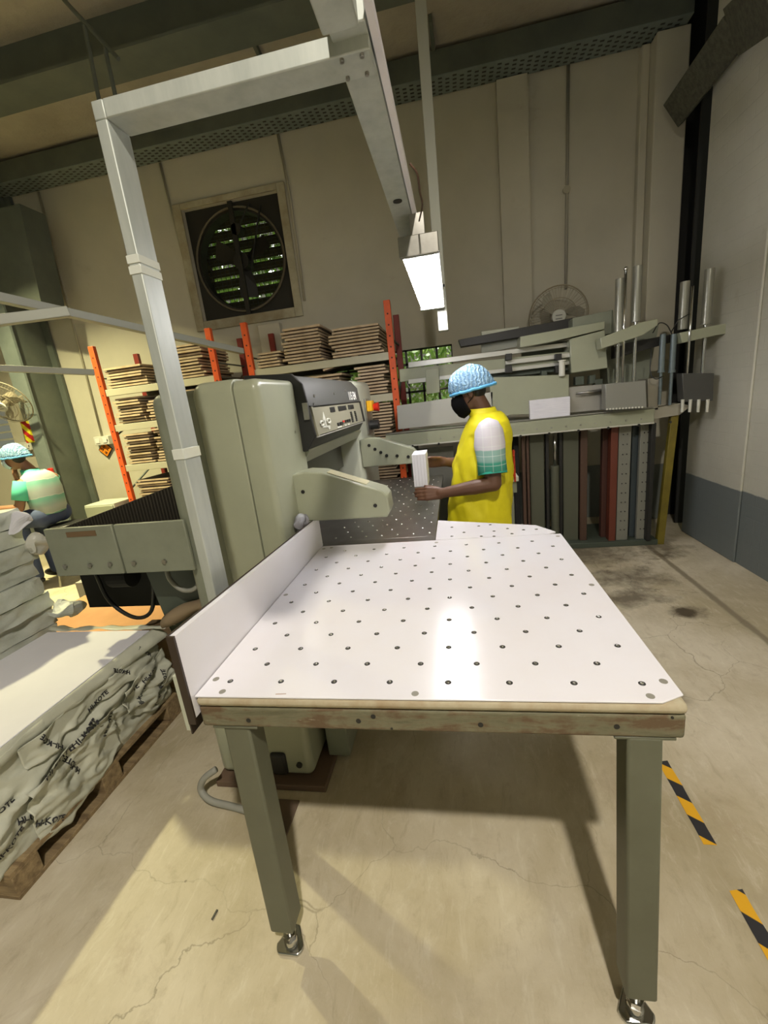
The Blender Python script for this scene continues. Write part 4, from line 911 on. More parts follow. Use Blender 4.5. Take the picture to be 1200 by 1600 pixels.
st1 = station('left cylinder station with two upright air cylinders above the bed end', [((966, 969), 436, 520, 0.032, 597), ((996, 994), 416, 503, 0.034, 597)],
    [(938, 528), (1003, 503), (1028, 498), (1028, 508), (1004, 524), (940, 545)], 3.92, ([(946, 600), (1009, 594), (1011, 637), (946, 641)], GB), None, None)
x = P(977, 450, 3.88).x; MB().cyl((x, 3.88, P(975, 600, 3.88).z), (x, 3.88, P(978, 422, 3.88).z), 0.010).sph((x, 3.88, P(978, 420, 3.88).z), 0.016, 10, 8).build('tall_guide_rod', CHROME, st1, smooth=True)
m = MB()
for i in range(12): c_ = P(948 + i * 5, 639.5 - i * 0.3, 3.85); m.cyl(c_, c_ + Vector((0, -0.006, 0)), 0.008, n=8)
m.build('edge_screws', PLASTW, st1)
st2 = station('right cylinder station with air cylinders and dark gripper block near wall', [((1071, 1066), 440, 515, 0.033, None), ((1110, 1102), 420, 507, 0.034, 583)],
    [(1062, 520), (1118, 508), (1146, 504), (1145, 520), (1118, 524), (1066, 536)], 3.97, ([(1066, 583), (1116, 583), (1114, 626), (1068, 628)], mat('charcoal_block', (0.065, 0.065, 0.06), 0.4)), (1066, 1078, 1091, 1105), None)
x = P(1081, 470, 3.92).x; MB().cyl((x, 3.92, P(1074, 600, 3.92).z), (x, 3.92, P(1082, 447, 3.92).z), 0.010).build('tall_guide_rod', CHROME, st2, smooth=True)
BG = mat('blue_grey_metal', (0.16, 0.20, 0.21), 0.35, 0.3)
for i, (xa, xb) in enumerate(((1036, 1034), (1053, 1053))):
    a_ = P(xa, 522, 3.98); b_ = P(xb, 578, 3.98); e_ = P(xb, 632, 3.98)
    o = tag(MB().cyl((a_.x, 3.98, b_.z), (a_.x, 3.98, a_.z), 0.022, n=16).cyl((a_.x, 3.98, b_.z - 0.02), (a_.x, 3.98, b_.z), 0.026, n=16).cyl((a_.x, 3.98, e_.z), (a_.x, 3.98, b_.z), 0.012).build('slim_cylinder', BG, auto=True), ['left of two slim blue-grey cylinders between the stations', 'right of two slim blue-grey cylinders between the stations'][i], 'cylinder')
tag(MB().prism([P(960, 540, 4.06), P(1060, 520, 4.06), P(1060, 532, 4.06), P(960, 560, 4.06)], (0, 0.08, 0)).build('dark_cross_bar', BLACK), 'dark cross bar linking the two cylinder stations', 'bar')
m = MB().tube([P(1020, 520, 3.95), P(1030, 505, 3.9), P(1042, 508, 3.9), P(1050, 522, 3.92)], 0.004).tube([P(1018, 545, 3.95), P(1016, 580, 3.93), P(1024, 592, 3.9), P(1036, 588, 3.93)], 0.004).tube([P(1048, 520, 3.95), P(1060, 500, 3.9), P(1078, 490, 3.92)], 0.004)
tag(m.build('pneumatic_hoses', BLACK, smooth=True), 'thin black air hoses curling between the cylinder stations', 'hoses')
tag(MB().prism([P(1012, 592, 4.0), P(1030, 590, 4.0), P(1028, 640, 4.0), P(1013, 640, 4.0)], (0, 0.2, 0)).build('end_bracket', mat('stained_zinc', (0.30, 0.28, 0.22), 0.5)), 'stained bracket at the right end of the feeder bed', 'bracket')
c_ = P(1025, 655, 4.0)
tag(MB().prism([P(1013, 640, 4.0), P(1062, 630, 4.0), P(1080, 634, 4.0), P(1062, 648, 4.0), P(1014, 656, 4.0)], (0, 0.1, 0)).build('support_arm', mat('cream_grey_paint', (0.36, 0.34, 0.27), 0.5)), 'grey support arm below the slim cylinders', 'bracket')
a_ = P(1054, 640, 4.05); b_ = P(1040, 800, 4.05); 
tag(MB().bar((a_.x, 4.05, a_.z), (a_.x - 0.06, 4.05, 0.0), 0.06, 0.05).build('yellow_post', mat('dirty_yellow_paint', (0.19, 0.15, 0.015), 0.5, c2=(0.13, 0.10, 0.012), scale=6), bevel=0.004), 'dirty yellow post standing in the right back corner', 'post')
# things on the bed
c_ = MB().prism([P(827, 625, 3.97), P(890, 619, 3.97), P(890, 650, 3.97), P(830, 655, 3.97)], (0, 0.006, 0))
c_ = P(827, 625, 3.98); d_ = P(890, 620, 3.98)
tag(MB().box((c_.x, 3.965, bz1 + 0.003), (d_.x, 4.01, c_.z - 0.005)).build('paper_bundle', mat('striped_paper_edge', (0.78, 0.77, 0.82), 0.7, c2=(0.60, 0.60, 0.66), scale=30, stretch=(0.3, 1, 9)), bevel=0.001), 'white bundle of paper sheets on the feeder bed right of the operator', 'paper')
# cream pedestal behind the operator
t = thing('white_stand', 'small white-topped stand behind the operator', 'stand', (0.34, 2.95, 0))
MB().box((0.24, 2.85, 0.94), (0.385, 3.10, 0.975)).build('top', PLASTW, t, 0.004); MB().box((0.26, 2.88, 0.86), (0.375, 3.08, 0.94)).build('rim', MACHG, t); MB().box((0.28, 2.92, 0), (0.36, 3.04, 0.86)).build('column', MACHG, t, 0.004)

# ------------------------------------------------------------------ floor markings and debris
for (a_, b_, l) in (((0.725, 1.225), (0.765, 1.56), 'black and yellow floor tape strip beside the right table leg'), ((0.725, 0.55), (0.765, 1.085), 'black and yellow floor tape strip at the right edge of the frame')):
    m = MB(); n = 14; L_ = []; R_ = []
    for i in range(n + 1):
        y = a_[1] + (b_[1] - a_[1]) * i / n; L_.append((a_[0] + 0.002 * noise.noise((y * 9, 0, 0)), y, 0.001)); R_.append((b_[0] + 0.008 * noise.noise((y * 14, 3, 0)), y + 0.008 * math.sin(i), 0.001))
    m.prism(L_ + R_[::-1], (0, 0, 0.0008)); tag(m.build('floor_tape', HAZF), l, 'tape')
for i, (px, py, s_) in enumerate(((409, 1428, 0), (335, 1429, 1), (350, 1545, 2))):
    pass
r = rx * (335 - 600) + ry * (1430 - 800) + rz * FPX; k = -CAMZ / r.z
tag(MB().bar((r.x * k, r.y * k - 0.014, 0.003), (r.x * k + 0.003, r.y * k + 0.014, 0.003), 0.006, 0.003).build('debris_chip', BLACK), 'small dark chip on the floor left of the table leg', 'debris')

# ------------------------------------------------------------------ paper pile on a pallet (front left)
t = thing('wooden_pallet', 'rough wooden pallet under the open stack of white sheets', 'pallet', (-1.95, 1.3, 0))
PX0, PX1, PY0, PY1 = -2.30, -1.61, 0.86, 1.80
for y0 in (PY0, 1.26, 1.70): MB().box((PX0, y0, 0.018), (PX1, y0 + 0.10, 0.10)).build('block', WOOD, t, 0.004)
for x0 in (PX0, -2.0, PX1 - 0.09): MB().box((x0, PY0, 0.0), (x0 + 0.09, PY1, 0.018)).build('bottom_board', WOOD, t, 0.002)
MB().box((PX0, PY0, 0.10), (PX1, PY1, 0.118)).build('deck', WOOD, t, 0.002)
PT = 0.53
o = tag(MB().box((-2.27, 0.85, 0.12), (-1.64, 1.76, PT)).build('sheet_stack', PAPER, bevel=0.002), 'open stack of large white sheets on the pallet at front left', 'paper stack')
def bulge(y, z):
    s = (z - 0.10) / (PT - 0.10); v = Vector((y * 2.4, z * 6, 1.3))
    r = 0.0
    for k, a in ((1, 0.026), (2.3, 0.022), (5.1, 0.013)): r += (1 - abs(noise.noise(v * k)) * 2.4) * a
    return r * (0.25 + 0.75 * math.sin(min(max(s, 0), 1) * PI * 0.9 + 0.25))
def side(y, z): return Vector((-1.645 + max(0.006, bulge(y, z)) , y, z))
def wrap_sheet(name, y0, y1, zt, zb, off, label, m=WRAP, ny=110, nz=34, par=None):
    b_ = MB(); vs = []
    for i in range(ny + 1):
        y = y0 + (y1 - y0) * i / ny; top = zt(y); bot = zb(y)
        for j in range(nz + 1):
            z = bot + (top - bot) * j / nz; p = side(y, z); p.x += off; vs.append(p)
    fs = [(i * (nz + 1) + j, (i + 1) * (nz + 1) + j, (i + 1) * (nz + 1) + j + 1, i * (nz + 1) + j + 1) for i in range(ny) for j in range(nz)]
    b_.add(vs, fs); o = b_.build(name, m, par, smooth=True); s_ = o.modifiers.new('t', 'SOLIDIFY'); s_.thickness = 0.0015; s_.offset = 1
    if label: lab(o, label)
    return o
t = thing('wrapping_paper', 'crumpled grey HI-KOTE wrapping paper hanging from the sheet stack', 'wrapping paper', (-1.6, 1.3, 0.1))
nz_ = lambda y, k, a: noise.noise((y * k, 5.2, 0.4)) * a
wrap_sheet('side_wrap', 0.84, 1.78, lambda y: PT - 0.02 + nz_(y, 4, 0.02), lambda y: 0.10 + nz_(y, 5, 0.04), 0.0, None, par=t)
wrap_sheet('hanging_flap', 0.98, 1.40, lambda y: 0.36 + nz_(y, 6, 0.06), lambda y: 0.07 + 0.16 * abs((y - 1.10) / 0.3) ** 1.2 * (0.4 if y < 1.10 else 0.55) + nz_(y, 22, 0.015), 0.018, None, par=t, ny=60)
wrap_sheet('hanging_flap', 1.46, 1.78, lambda y: 0.40 + nz_(y, 6, 0.06), lambda y: 0.15 + 0.10 * abs((y - 1.64) / 0.17) ** 1.5 + nz_(y, 25, 0.02), 0.022, None, par=t, ny=50)
wrap_sheet('upper_fold', 1.02, 1.76, lambda y: PT - 0.045 + nz_(y, 7, 0.015), lambda y: 0.40 + nz_(y, 8, 0.05), 0.016, None, par=t, ny=90, nz=14)
# top rim of the wrapper, folded outwards at the far end
m = MB(); vs = []
for i in range(60):
    y = 0.85 + 0.95 * i / 59
    for j in range(6): 
        s_ = j / 5; w_ = 0.02 + 0.05 * max(0, (y - 1.3) / 0.5); vs.append((-1.64 + w_ * s_ + 0.01 * s_ * noise.noise((y * 9, 0, 1)), y, PT - 0.004 - 0.05 * s_ * s_ + 0.012 * noise.noise((y * 12, s_ * 2, 2)) * s_))
m.add(vs, [(i * 6 + j, (i + 1) * 6 + j, (i + 1) * 6 + j + 1, i * 6 + j + 1) for i in range(59) for j in range(5)])
vs = []
for i in range(50):
    x = -2.27 + 0.72 * i / 49
    for j in range(6):
        s_ = j / 5; vs.append((x, 1.762 + 0.09 * s_, PT + 0.005 + 0.02 * noise.noise((x * 9, s_ * 2, 2)) - 0.03 * s_ * s_))
m.add(vs, [(i * 6 + j, (i + 1) * 6 + j, (i + 1) * 6 + j + 1, i * 6 + j + 1) for i in range(49) for j in range(5)])
o = m.build('rim_fold', WRAP, t, smooth=True); s_ = o.modifiers.new('t', 'SOLIDIFY'); s_.thickness = 0.001
WPRINTS = [(0.90, 0.34, 0.06, 0.0, 0.030), (1.11, 0.345, 0.12, 0.018, 0.036), (1.24, 0.36, 0.12, 0.018, 0.034), (0.99, 0.22, -0.55, 0.0, 0.030), (1.03, 0.15, -0.7, 0.018, 0.030), (1.17, 0.27, 1.9, 0.018, 0.028), 
    (1.12, 0.43, 2.0, 0.016, 0.026), (1.36, 0.42, 0.15, 0.016, 0.028), (1.36, 0.30, 0.9, 0.018, 0.026), (1.50, 0.345, 0.08, 0.022, 0.030), (1.56, 0.29, 0.95, 0.022, 0.027), (1.63, 0.36, 0.15, 0.022, 0.028), (1.69, 0.28, 0.9, 0.022, 0.027), (1.66, 0.21, 1.0, 0.022, 0.024), (1.50, 0.47, 2.4, 0.016, 0.024), (1.66, 0.47, 2.2, 0.016, 0.024), (0.90, 0.20, 0.3, 0, 0.028)]
for (y0, z0, an, off, sz) in WPRINTS:
    ca, sa = math.cos(an), math.sin(an)
    def fn(x, y, y0=y0, z0=z0, ca=ca, sa=sa, off=off):
        yy = y0 + x * ca - y * sa; zz = z0 + x * sa + y * ca; p = side(yy, zz); p.x += off + 0.0045; return p
    text_mesh('HI-KOTE', sz, fn, INK, 'hi_kote_print', t, cuts=1, bold=0.0009)
# tall stack of wrapped packets behind
for k in range(11):
    z0 = 0.10 + 0.1 * k; dx = random.uniform(-0.012, 0.012); zb_ = [0, 0]
    m = MB(); a_ = (-2.95, 0.80, z0); b_ = (-2.40 + dx, 1.93 + random.uniform(-0.02, 0.02), z0 + 0.096); bm = bmesh.new(); bmesh.ops.create_grid(bm, x_segments=1, y_segments=1, size=1); bm.free()
    nx, ny, nzz = 14, 60, 6; vs = {}; m2 = MB()
    def pt(x, y, z, k=k):
        p = Vector((a_[0] + (b_[0] - a_[0]) * x / nx, a_[1] + (b_[1] - a_[1]) * y / ny, a_[2] + (b_[2] - a_[2]) * z / nzz)); q = Vector((p.x * 4, p.y * 4, k * 3.3 + p.z * 9)); e_ = noise.noise_vector(q) * 0.018 + noise.noise_vector(q * 3.3) * 0.014
        e_.z *= 0.35
        return p + e_
    for face in range(6):
        dims = [(nx, ny), (nx, ny), (ny, nzz), (ny, nzz), (nx, nzz), (nx, nzz)][face]; vv = []
        for i in range(dims[0] + 1):
            for j in range(dims[1] + 1):
                vv.append([pt(i, j, 0), pt(i, j, nzz), pt(0, i, j), pt(nx, i, j), pt(i, 0, j), pt(i, ny, j)][face] if True else None)
        w_ = dims[1] + 1; m2.add(vv, [(i * w_ + j, (i + 1) * w_ + j, (i + 1) * w_ + j + 1, i * w_ + j + 1) for i in range(dims[0]) for j in range(dims[1])])
    names = ['bottom', 'second', 'third', 'fourth', 'fifth', 'sixth', 'seventh', 'eighth', 'ninth', 'tenth', 'topmost']
    tag(m2.build('paper_packet', WRAPB, smooth=True), 'grey wrapped paper packet, ' + names[k] + (' of' if k == 0 or k == 10 else ' from bottom in') + ' the tall stack at the left edge', 'paper packet', 'wrapped paper packets in the tall stack')
t = thing('wooden_pallet', 'pallet under the tall stack of wrapped paper packets', 'pallet', (-2.6, 1.4, 0))
for y0 in (0.82, 1.3, 1.8): MB().box((-2.95, y0, 0.0), (-2.33, y0 + 0.1, 0.08)).build('block', WOOD, t, 0.003)
MB().box((-2.95, 0.82, 0.08), (-2.33, 1.92, 0.097)).build('deck', WOOD, t, 0.002)
def crumple(c, r, label, m, seed):
    b_ = MB(); b_.sph(c, r, 18, 12)
    for v in b_.v: v += Vector(noise.noise_vector((v + Vector((seed, 0, 0))) * 14)) * 0.05
    return tag(b_.build('crumpled_wrapper', m, smooth=False), label, 'wrapper')
crumple((-2.37, 1.90, 1.13), (0.035, 0.06, 0.05), 'crumpled white wrapper end near the top of the tall packet stack', PAPER, 1)
crumple((-2.34, 1.92, 0.98), (0.035, 0.05, 0.06), 'crumpled shiny wrapper end at mid height of the tall packet stack', mat('pale_wrap', (0.6, 0.6, 0.54), 0.35), 2)
crumple((-2.30, 1.93, 0.58), (0.07, 0.10, 0.04), 'crumpled grey wrapper beside the cardboard behind the sheet stack', WRAPB, 3)

# cardboard and boxes below the rear table
tag(MB().box((-3.35, 2.10, 0.14), (-1.85, 3.0, 0.17)).build('cardboard_sheet', CARD, bevel=0.003), 'orange-brown cardboard sheet lying under the rear table', 'cardboard')
t = thing('wooden_pallet', 'pallet under the orange-brown cardboard sheet', 'pallet', (-2.3, 2.7, 0))
for y0 in (2.12, 2.50, 2.89): MB().box((-3.30, y0, 0.0), (-1.90, y0 + 0.09, 0.12)).build('block', WOOD, t, 0.003)
MB().box((-3.30, 2.12, 0.12), (-1.90, 2.98, 0.138)).build('deck', WOOD, t)
tag(MB().box((-3.5, 3.08, 0.0), (-2.3, 3.35, 0.26)).build('grey_carton', mat('grey_card', (0.34, 0.33, 0.29), 0.7), bevel=0.004), 'pale grey carton behind the cardboard under the rear table', 'box')
tag(MB().box((-1.90, 1.98, 0.0), (-1.70, 2.08, 0.42)).build('brown_carton', CARDD, bevel=0.01), 'brown carton beside the dark rear pedestal of cutter', 'box')
m = MB(); m.loft([[Vector((-1.56 + 0.40 * s, 1.80 + 0.03 * math.sin(s * 5), 0.56 + 0.16 * s)) + Vector((0, math.cos(a) * 0.05, math.sin(a) * (0.035 + 0.01 * math.sin(9 * s)))) for a in [2 * PI * k / 12 for k in range(12)]] for s in [i / 9 for i in range(10)]])
tag(m.build('kraft_paper_roll', mat('kraft_paper', (0.27, 0.20, 0.12), 0.7), smooth=True), 'rumpled brown kraft paper roll wedged left of the guard board', 'paper roll')

# ------------------------------------------------------------------ people
def capsule(m, a, ra, b_, rb, n=14):
    m.cyl(a, b_, ra, rb, n=n); m.sph(a, ra, n, 8); m.sph(b_, rb, n, 8)
def chain(m, pts, rs, n=12):
    for i in range(len(pts) - 1): capsule(m, pts[i], rs[i], pts[i + 1], rs[i + 1], n)
def hand(m, w, d, up, side_, curl, s=1.0, thumb=1, spread=0.0):
    """w wrist, d finger direction, up back-of-hand normal, side_ direction index->little"""
    w, d, up, side_ = Vector(w), Vector(d).normalized(), Vector(up).normalized(), Vector(side_).normalized()
    for k in (-0.03, -0.01, 0.01, 0.03):
        capsule(m, w + side_ * k * 0.6 * s, 0.017 * s, w + d * 0.085 * s + side_ * k * s, 0.0135 * s, 10)
    lens = (0.072, 0.080, 0.075, 0.058)
    for i, L_ in enumerate(lens):
        p = w + d * 0.088 * s + side_ * (-0.032 + 0.0215 * i) * s; dd = d.copy(); r0 = 0.0098 * s
        for seg, f in enumerate((0.45, 0.32, 0.23)):
            ang = curl * (0.7 + 0.25 * seg); ax = side_; dd = (Matrix.Rotation(ang, 3, ax) @ dd) if True else dd
            q = p + dd * L_ * f * s; capsule(m, p, r0, q, r0 * 0.9, 8); p = q; r0 *= 0.9
    p = w + d * 0.02 * s - side_ * 0.028 * s; dd = (d * 0.75 - side_ * 0.55 - up * 0.45 * thumb).normalized()
    q = p + dd * 0.05 * s; capsule(m, p, 0.013 * s, q, 0.0115 * s, 8); dd = (dd + d * 0.5).normalized(); capsule(m, q, 0.0115 * s, q + dd * 0.035 * s, 0.009 * s, 8)
def head(m, c, yaw, pitch, s=1.0):
    """face towards local +X"""
    R = Matrix.Rotation(yaw, 3, 'Z') @ Matrix.Rotation(pitch, 3, 'Y'); L = lambda x, y, z: Vector(c) + R @ Vector((x, y, z)) * s
    m.sph(L(-0.01, 0, 0.03), tuple(v * s for v in (0.098, 0.078, 0.092)), 24, 16, R); m.sph(L(0.022, 0, -0.03), tuple(v * s for v in (0.068, 0.06, 0.085)), 20, 14, R)
    m.sph(L(0.045, 0, -0.085), tuple(v * s for v in (0.034, 0.036, 0.026)), 14, 10, R)
    capsule(m, L(0.088, 0, 0.01), 0.010 * s, L(0.108, 0, -0.028), 0.015 * s, 10); m.sph(L(0.098, 0.014, -0.03), 0.010 * s, 10, 8); m.sph(L(0.098, -0.014, -0.03), 0.010 * s, 10, 8)
    m.sph(L(0.083, 0, -0.058), tuple(v * s for v in (0.014, 0.026, 0.008)), 12, 8, R); m.sph(L(0.08, 0, -0.07), tuple(v * s for v in (0.013, 0.022, 0.007)), 12, 8, R)
    m.sph(L(0.083, 0.03, 0.028), tuple(v * s for v in (0.012, 0.026, 0.009)), 12, 8, R); m.sph(L(0.083, -0.03, 0.028), tuple(v * s for v in (0.012, 0.026, 0.009)), 12, 8, R)
    for sg in (-1, 1):
        m.sph(L(-0.005, 0.078 * sg, -0.012), tuple(v * s for v in (0.018, 0.008, 0.030)), 12, 8, R); m.sph(L(-0.008, 0.084 * sg, 0.0), tuple(v * s for v in (0.02, 0.006, 0.018)), 12, 8, R)
    return R, L
def body_obj(m, name, mt, parent, vox=0.0055):
    o = m.build(name, mt, parent); r = o.modifiers.new('remesh', 'REMESH'); r.mode = 'VOXEL'; r.voxel_size = vox; r.use_smooth_shade = True
    s_ = o.modifiers.new('smooth', 'SMOOTH'); s_.factor = 0.6; s_.iterations = 4
    return o
def ell(c, rx_, ry_, z, n=28, yaw=0.0, sq=2.3):
    out = []
    for k in range(n):
        a = 2 * PI * k / n; ca, sa = math.cos(a), math.sin(a); x = rx_ * math.copysign(abs(ca) ** (2 / sq), ca); y = ry_ * math.copysign(abs(sa) ** (2 / sq), sa)
        out.append(Vector((c[0] + x * math.cos(yaw) - y * math.sin(yaw), c[1] + x * math.sin(yaw) + y * math.cos(yaw), z)))
    return out
def eyes(L, parent, skin, s=1.0, closed=False):
    for sg in (-1, 1):
        m = MB(); m.sph(L(0.079, 0.03 * sg, 0.012), 0.011 * s, 12, 8); m.build('eye', mat('eye_white', (0.5, 0.47, 0.42), 0.3), parent, smooth=True)
        m = MB(); m.sph(L(0.088, 0.03 * sg, 0.009), 0.005 * s, 10, 6); m.build('iris', mat('dark_iris', (0.015, 0.01, 0.008), 0.2), parent, smooth=True)

def rings_from(tab, yc, yaw, n=28):
    return [ell((xc, yc), rx_, ry_, z, n, yaw) for z, xc, rx_, ry_ in tab]
# --- operator
OY = 2.60
op = thing('person', 'person in yellow vest, blue hairnet and black mask holding paper at the cutter', 'person', (0.12, OY, 0))
m = MB(); yaw = PI
R, L = head(m, (0.085, OY, 1.545), PI, math.radians(22), 1.0)
capsule(m, (0.125, OY, 1.50), 0.055, (0.175, OY, 1.38), 0.062)
m.loft(rings_from([(1.40, .17, .06, .08), (1.34, .175, .10, .17), (1.25, .165, .115, .17), (1.1, .14, .13, .155), (0.95, .12, .15, .155), (0.86, .12, .14, .16)], OY, 0.0))
SH, EL, WR = Vector((0.175, OY - 0.19, 1.31)), Vector((0.185, OY - 0.25, 1.045)), Vector((-0.105, OY - 0.215, 1.005))
chain(m, [SH, (SH + EL) / 2, EL, EL.lerp(WR, 0.35), WR], [0.058, 0.053, 0.043, 0.043, 0.028])
hand(m, WR, (-1, 0.12, 0.02), (0.1, -0.5, 0.9), (0.0, -0.35, -0.85), 0.22, 1.0, 1)
SH2, EL2, WR2 = Vector((0.175, OY + 0.19, 1.31)), Vector((0.14, OY + 0.24, 1.07)), Vector((-0.085, OY + 0.10, 1.135))
chain(m, [SH2, (SH2 + EL2) / 2, EL2, EL2.lerp(WR2, 0.35), WR2], [0.058, 0.053, 0.043, 0.042, 0.028])
hand(m, WR2, (-0.9, -0.25, 0.10), (0.1, 0.6, 0.8), (0.0, 0.4, -0.85), -0.28, 1.0, 1)
chain(m, [(0.12, OY - 0.10, 0.88), (0.13, OY - 0.11, 0.48), (0.14, OY - 0.11, 0.10)], [0.09, 0.06, 0.042]); chain(m, [(0.12, OY + 0.10, 0.88), (0.13, OY + 0.11, 0.48), (0.14, OY + 0.11, 0.10)], [0.09, 0.06, 0.042])
body_obj(m, 'body', SKIN, op)
eyes(L, op, SKIN)
# trousers and shoes
m = MB()
for sg in (-1, 1): chain(m, [(0.12, OY + 0.09 * sg, 0.88), (0.13, OY + 0.11 * sg, 0.48), (0.14, OY + 0.11 * sg, 0.07)], [0.115, 0.085, 0.07])
m.sph((0.12, OY, 0.90), (0.15, 0.18, 0.14)); body_obj(m, 'trousers', JEANS, op, 0.012)
for sg in (-1, 1):
    m = MB(); m.sph((0.08, OY + 0.11 * sg, 0.045), (0.13, 0.045, 0.045)); m.sph((0.14, OY + 0.11 * sg, 0.055), (0.06, 0.043, 0.05)); body_obj(m, 'shoe', BLACK, op, 0.01)
# vest
tab = [(0.745, .105, .195, .215), (0.80, .108, .192, .21), (0.92, .118, .188, .20), (1.02, .128, .184, .195), (1.10, .140, .176, .19), (1.18, .155, .162, .19), (1.25, .170, .150, .19), (1.31, .178, .136, .185), (1.36, .182, .118, .165), (1.395, .182, .095, .12), (1.415, .178, .078, .09)]
tb2 = []
for a_, b_ in zip(tab, tab[1:]):
    for k in range(5): tb2.append(tuple(a_[q] + (b_[q] - a_[q]) * k / 5 for q in range(4)))
rg = rings_from(tb2 + [tab[-1]], OY, 0.0, 72)
for i, r_ in enumerate(rg):
    for k, v in enumerate(r_):
        fd = 1.0 if v.z < 1.3 else 0.5; q_ = Vector((v.x * 8, v.y * 8, v.z * 5 + v.x * 6)); a = ((0.5 - abs(noise.noise(q_))) * 0.030 - 0.012 + (0.3 - abs(noise.noise(q_ * 2.3))) * 0.012) * fd; dd = Vector((v.x - 0.14, v.y - OY, 0)).normalized(); v += dd * a
m = MB().loft(rg, caps=False)
vest = m.build('vest', YEL, op, smooth=True); s_ = vest.modifiers.new('t', 'SOLIDIFY'); s_.thickness = 0.006; s_.offset = 1
ss = vest.modifiers.new('s', 'SUBSURF'); ss.levels = 1; ss.render_levels = 1
lab(vest, 'bright yellow sleeveless vest')
m = MB().loft([ell((0.165, OY), .082, .085, 1.405), ell((0.158, OY), .075, .078, 1.445), ell((0.158, OY), .070, .072, 1.445), ell((0.165, OY), .076, .079, 1.405)], caps=False).build('vest_collar', YEL, vest, smooth=True)
m = MB()
for i, zc in enumerate((1.16, 1.10, 1.04)): m.tube([(0.318, OY - 0.06, zc), (0.326, OY - 0.02, zc + 0.02), (0.327, OY + 0.03, zc + 0.012)], 0.006, 6)
m.tube([(0.322, OY - 0.03, 1.19), (0.326, OY - 0.03, 1.0)], 0.006, 6)
m.build('back_lettering', mat('red_print', (0.45, 0.04, 0.01), 0.6), vest)
# armhole piping and sleeves
for sg, S_, E_ in ((-1, SH, EL), (1, SH2, EL2)):
    q = S_.lerp(E_, 0.78); m = MB(); pts = [S_ + Vector((0, -0.02 * -sg, 0.02)), S_.lerp(E_, 0.25), S_.lerp(E_, 0.5), q]; m.tube([S_ + Vector((0, -0.03 * sg, 0.075)), S_ + Vector((0, -0.012 * sg, 0.055)), S_ + Vector((0, 0, 0.02)), S_.lerp(E_, 0.2), S_.lerp(E_, 0.5), q], [0.02, 0.055, 0.075, 0.083, 0.079, 0.079], 24)
    for v in m.v: v += Vector(noise.noise_vector(v * 16)) * 0.006
    lab(m.build('shirt_sleeve', PLAID, op, smooth=True), 'plaid sleeve, white above and green below')
    m = MB(); d_ = (E_ - S_).normalized(); m.cyl(q - d_ * 0.006, q + d_ * 0.006, 0.0785, n=24, caps=False).build('sleeve_hem', mat('teal_cloth', (0.03, 0.38, 0.28), 0.8), op, smooth=True)
# mask, strap and hairnet
m = MB(); rings = []
for i in range(11):
    z = -0.128 + 0.133 * i / 10; w_ = [0.035, .05, .06, .066, .07, .072, .072, .07, .066, .06, .052][i]; f = [0.085, .100, .110, .112, .117, .120, .122, .121, .118, .113, .106][i]
    rings.append([L(f - (1 - math.cos(a)) * f * 0.85, w_ * 1.08 * math.sin(a), z + 0.02 * (1 - math.cos(a))) for a in [(-1.35 + 2.7 * k / 20) for k in range(21)]])
vs = [v for r_ in rings for v in r_]; m.add(vs, [(i * 21 + j, i * 21 + j + 1, (i + 1) * 21 + j + 1, (i + 1) * 21 + j) for i in range(10) for j in range(20)])
o = m.build('face_mask', MASKB, op, smooth=True); s_ = o.modifiers.new('t', 'SOLIDIFY'); s_.thickness = 0.004
m = MB()
for sg in (-1, 1): m.tube([L(0.03, 0.078 * sg, 0.0), L(0.0, 0.084 * sg, 0.022), L(-0.022, 0.082 * sg, 0.0), L(-0.01, 0.082 * sg, -0.035), L(0.03, 0.07 * sg, -0.055)], 0.0025, 6)
m.build('mask_strap', MASKB, o, smooth=True)
def cap(L, parent, m_, s=1.0, R=None):
    m = MB(); rings = []; N_ = 48
    for i in range(13):
        t_ = i / 12 * PI / 2; rr = math.cos(t_) ** 0.75 if i < 12 else 0.02; h = math.sin(t_)
        ring = []
        for k in range(N_):
            a = 2 * PI * k / N_; puck = 1 + 0.05 * math.sin(k * PI * 2 / 3.0) * (1 - i / 12) * (0.6 if i else 0.25)
            x = -0.028 + 0.128 * rr * math.cos(a) * puck; y = 0.098 * rr * math.sin(a) * puck; z = 0.030 - 0.035 * (1 - math.cos(a)) * 0.5 * (1 - h) * 1.6 + 0.106 * h + 0.004 * math.sin(5 * a + i)
            ring.append(L(x, y, z))
        rings.append(ring)
    m.loft(rings, caps=False); m.f.append([len(m.v) - N_ + k for k in range(N_)]); m.mi.append(0)
    o = m.build('hairnet', m_, parent, smooth=True); s_ = o.modifiers.new('t', 'SOLIDIFY'); s_.thickness = 0.003
    m = MB(); pts = [L(-0.028 + 0.126 * math.cos(2 * PI * k / 40), 0.096 * math.sin(2 * PI * k / 40), 0.026 - 0.028 * (1 - math.cos(2 * PI * k / 40))) for k in range(41)]
    for v in pts: v += Vector(noise.noise_vector(v * 40)) * 0.004
    m.tube(pts, 0.009, 8).build('elastic_band', mat('blue_elastic', (0.12, 0.42, 0.75), 0.7), o, smooth=True)
    return o
cap(L, op, CAP)
m = MB(); m.sph(L(-0.045, 0, -0.01), (0.055, 0.07, 0.06), 18, 12, R); m.build('hair', HAIR, op, smooth=True)
# paper held
m = MB().box((-0.262, 2.47, 1.035), (-0.182, 2.66, 1.225)); m.cur = 1
for i in range(4): m.box((-0.250 + i * 0.018, 2.4685, 1.037), (-0.2492 + i * 0.018, 2.47, 1.2245))
tag(m.build('held_paper_block', [PAPER, mat('sheet_gap_grey', (0.35, 0.35, 0.4), 0.8)], bevel=0.001), 'white block of cut paper held upright by the operator', 'paper')

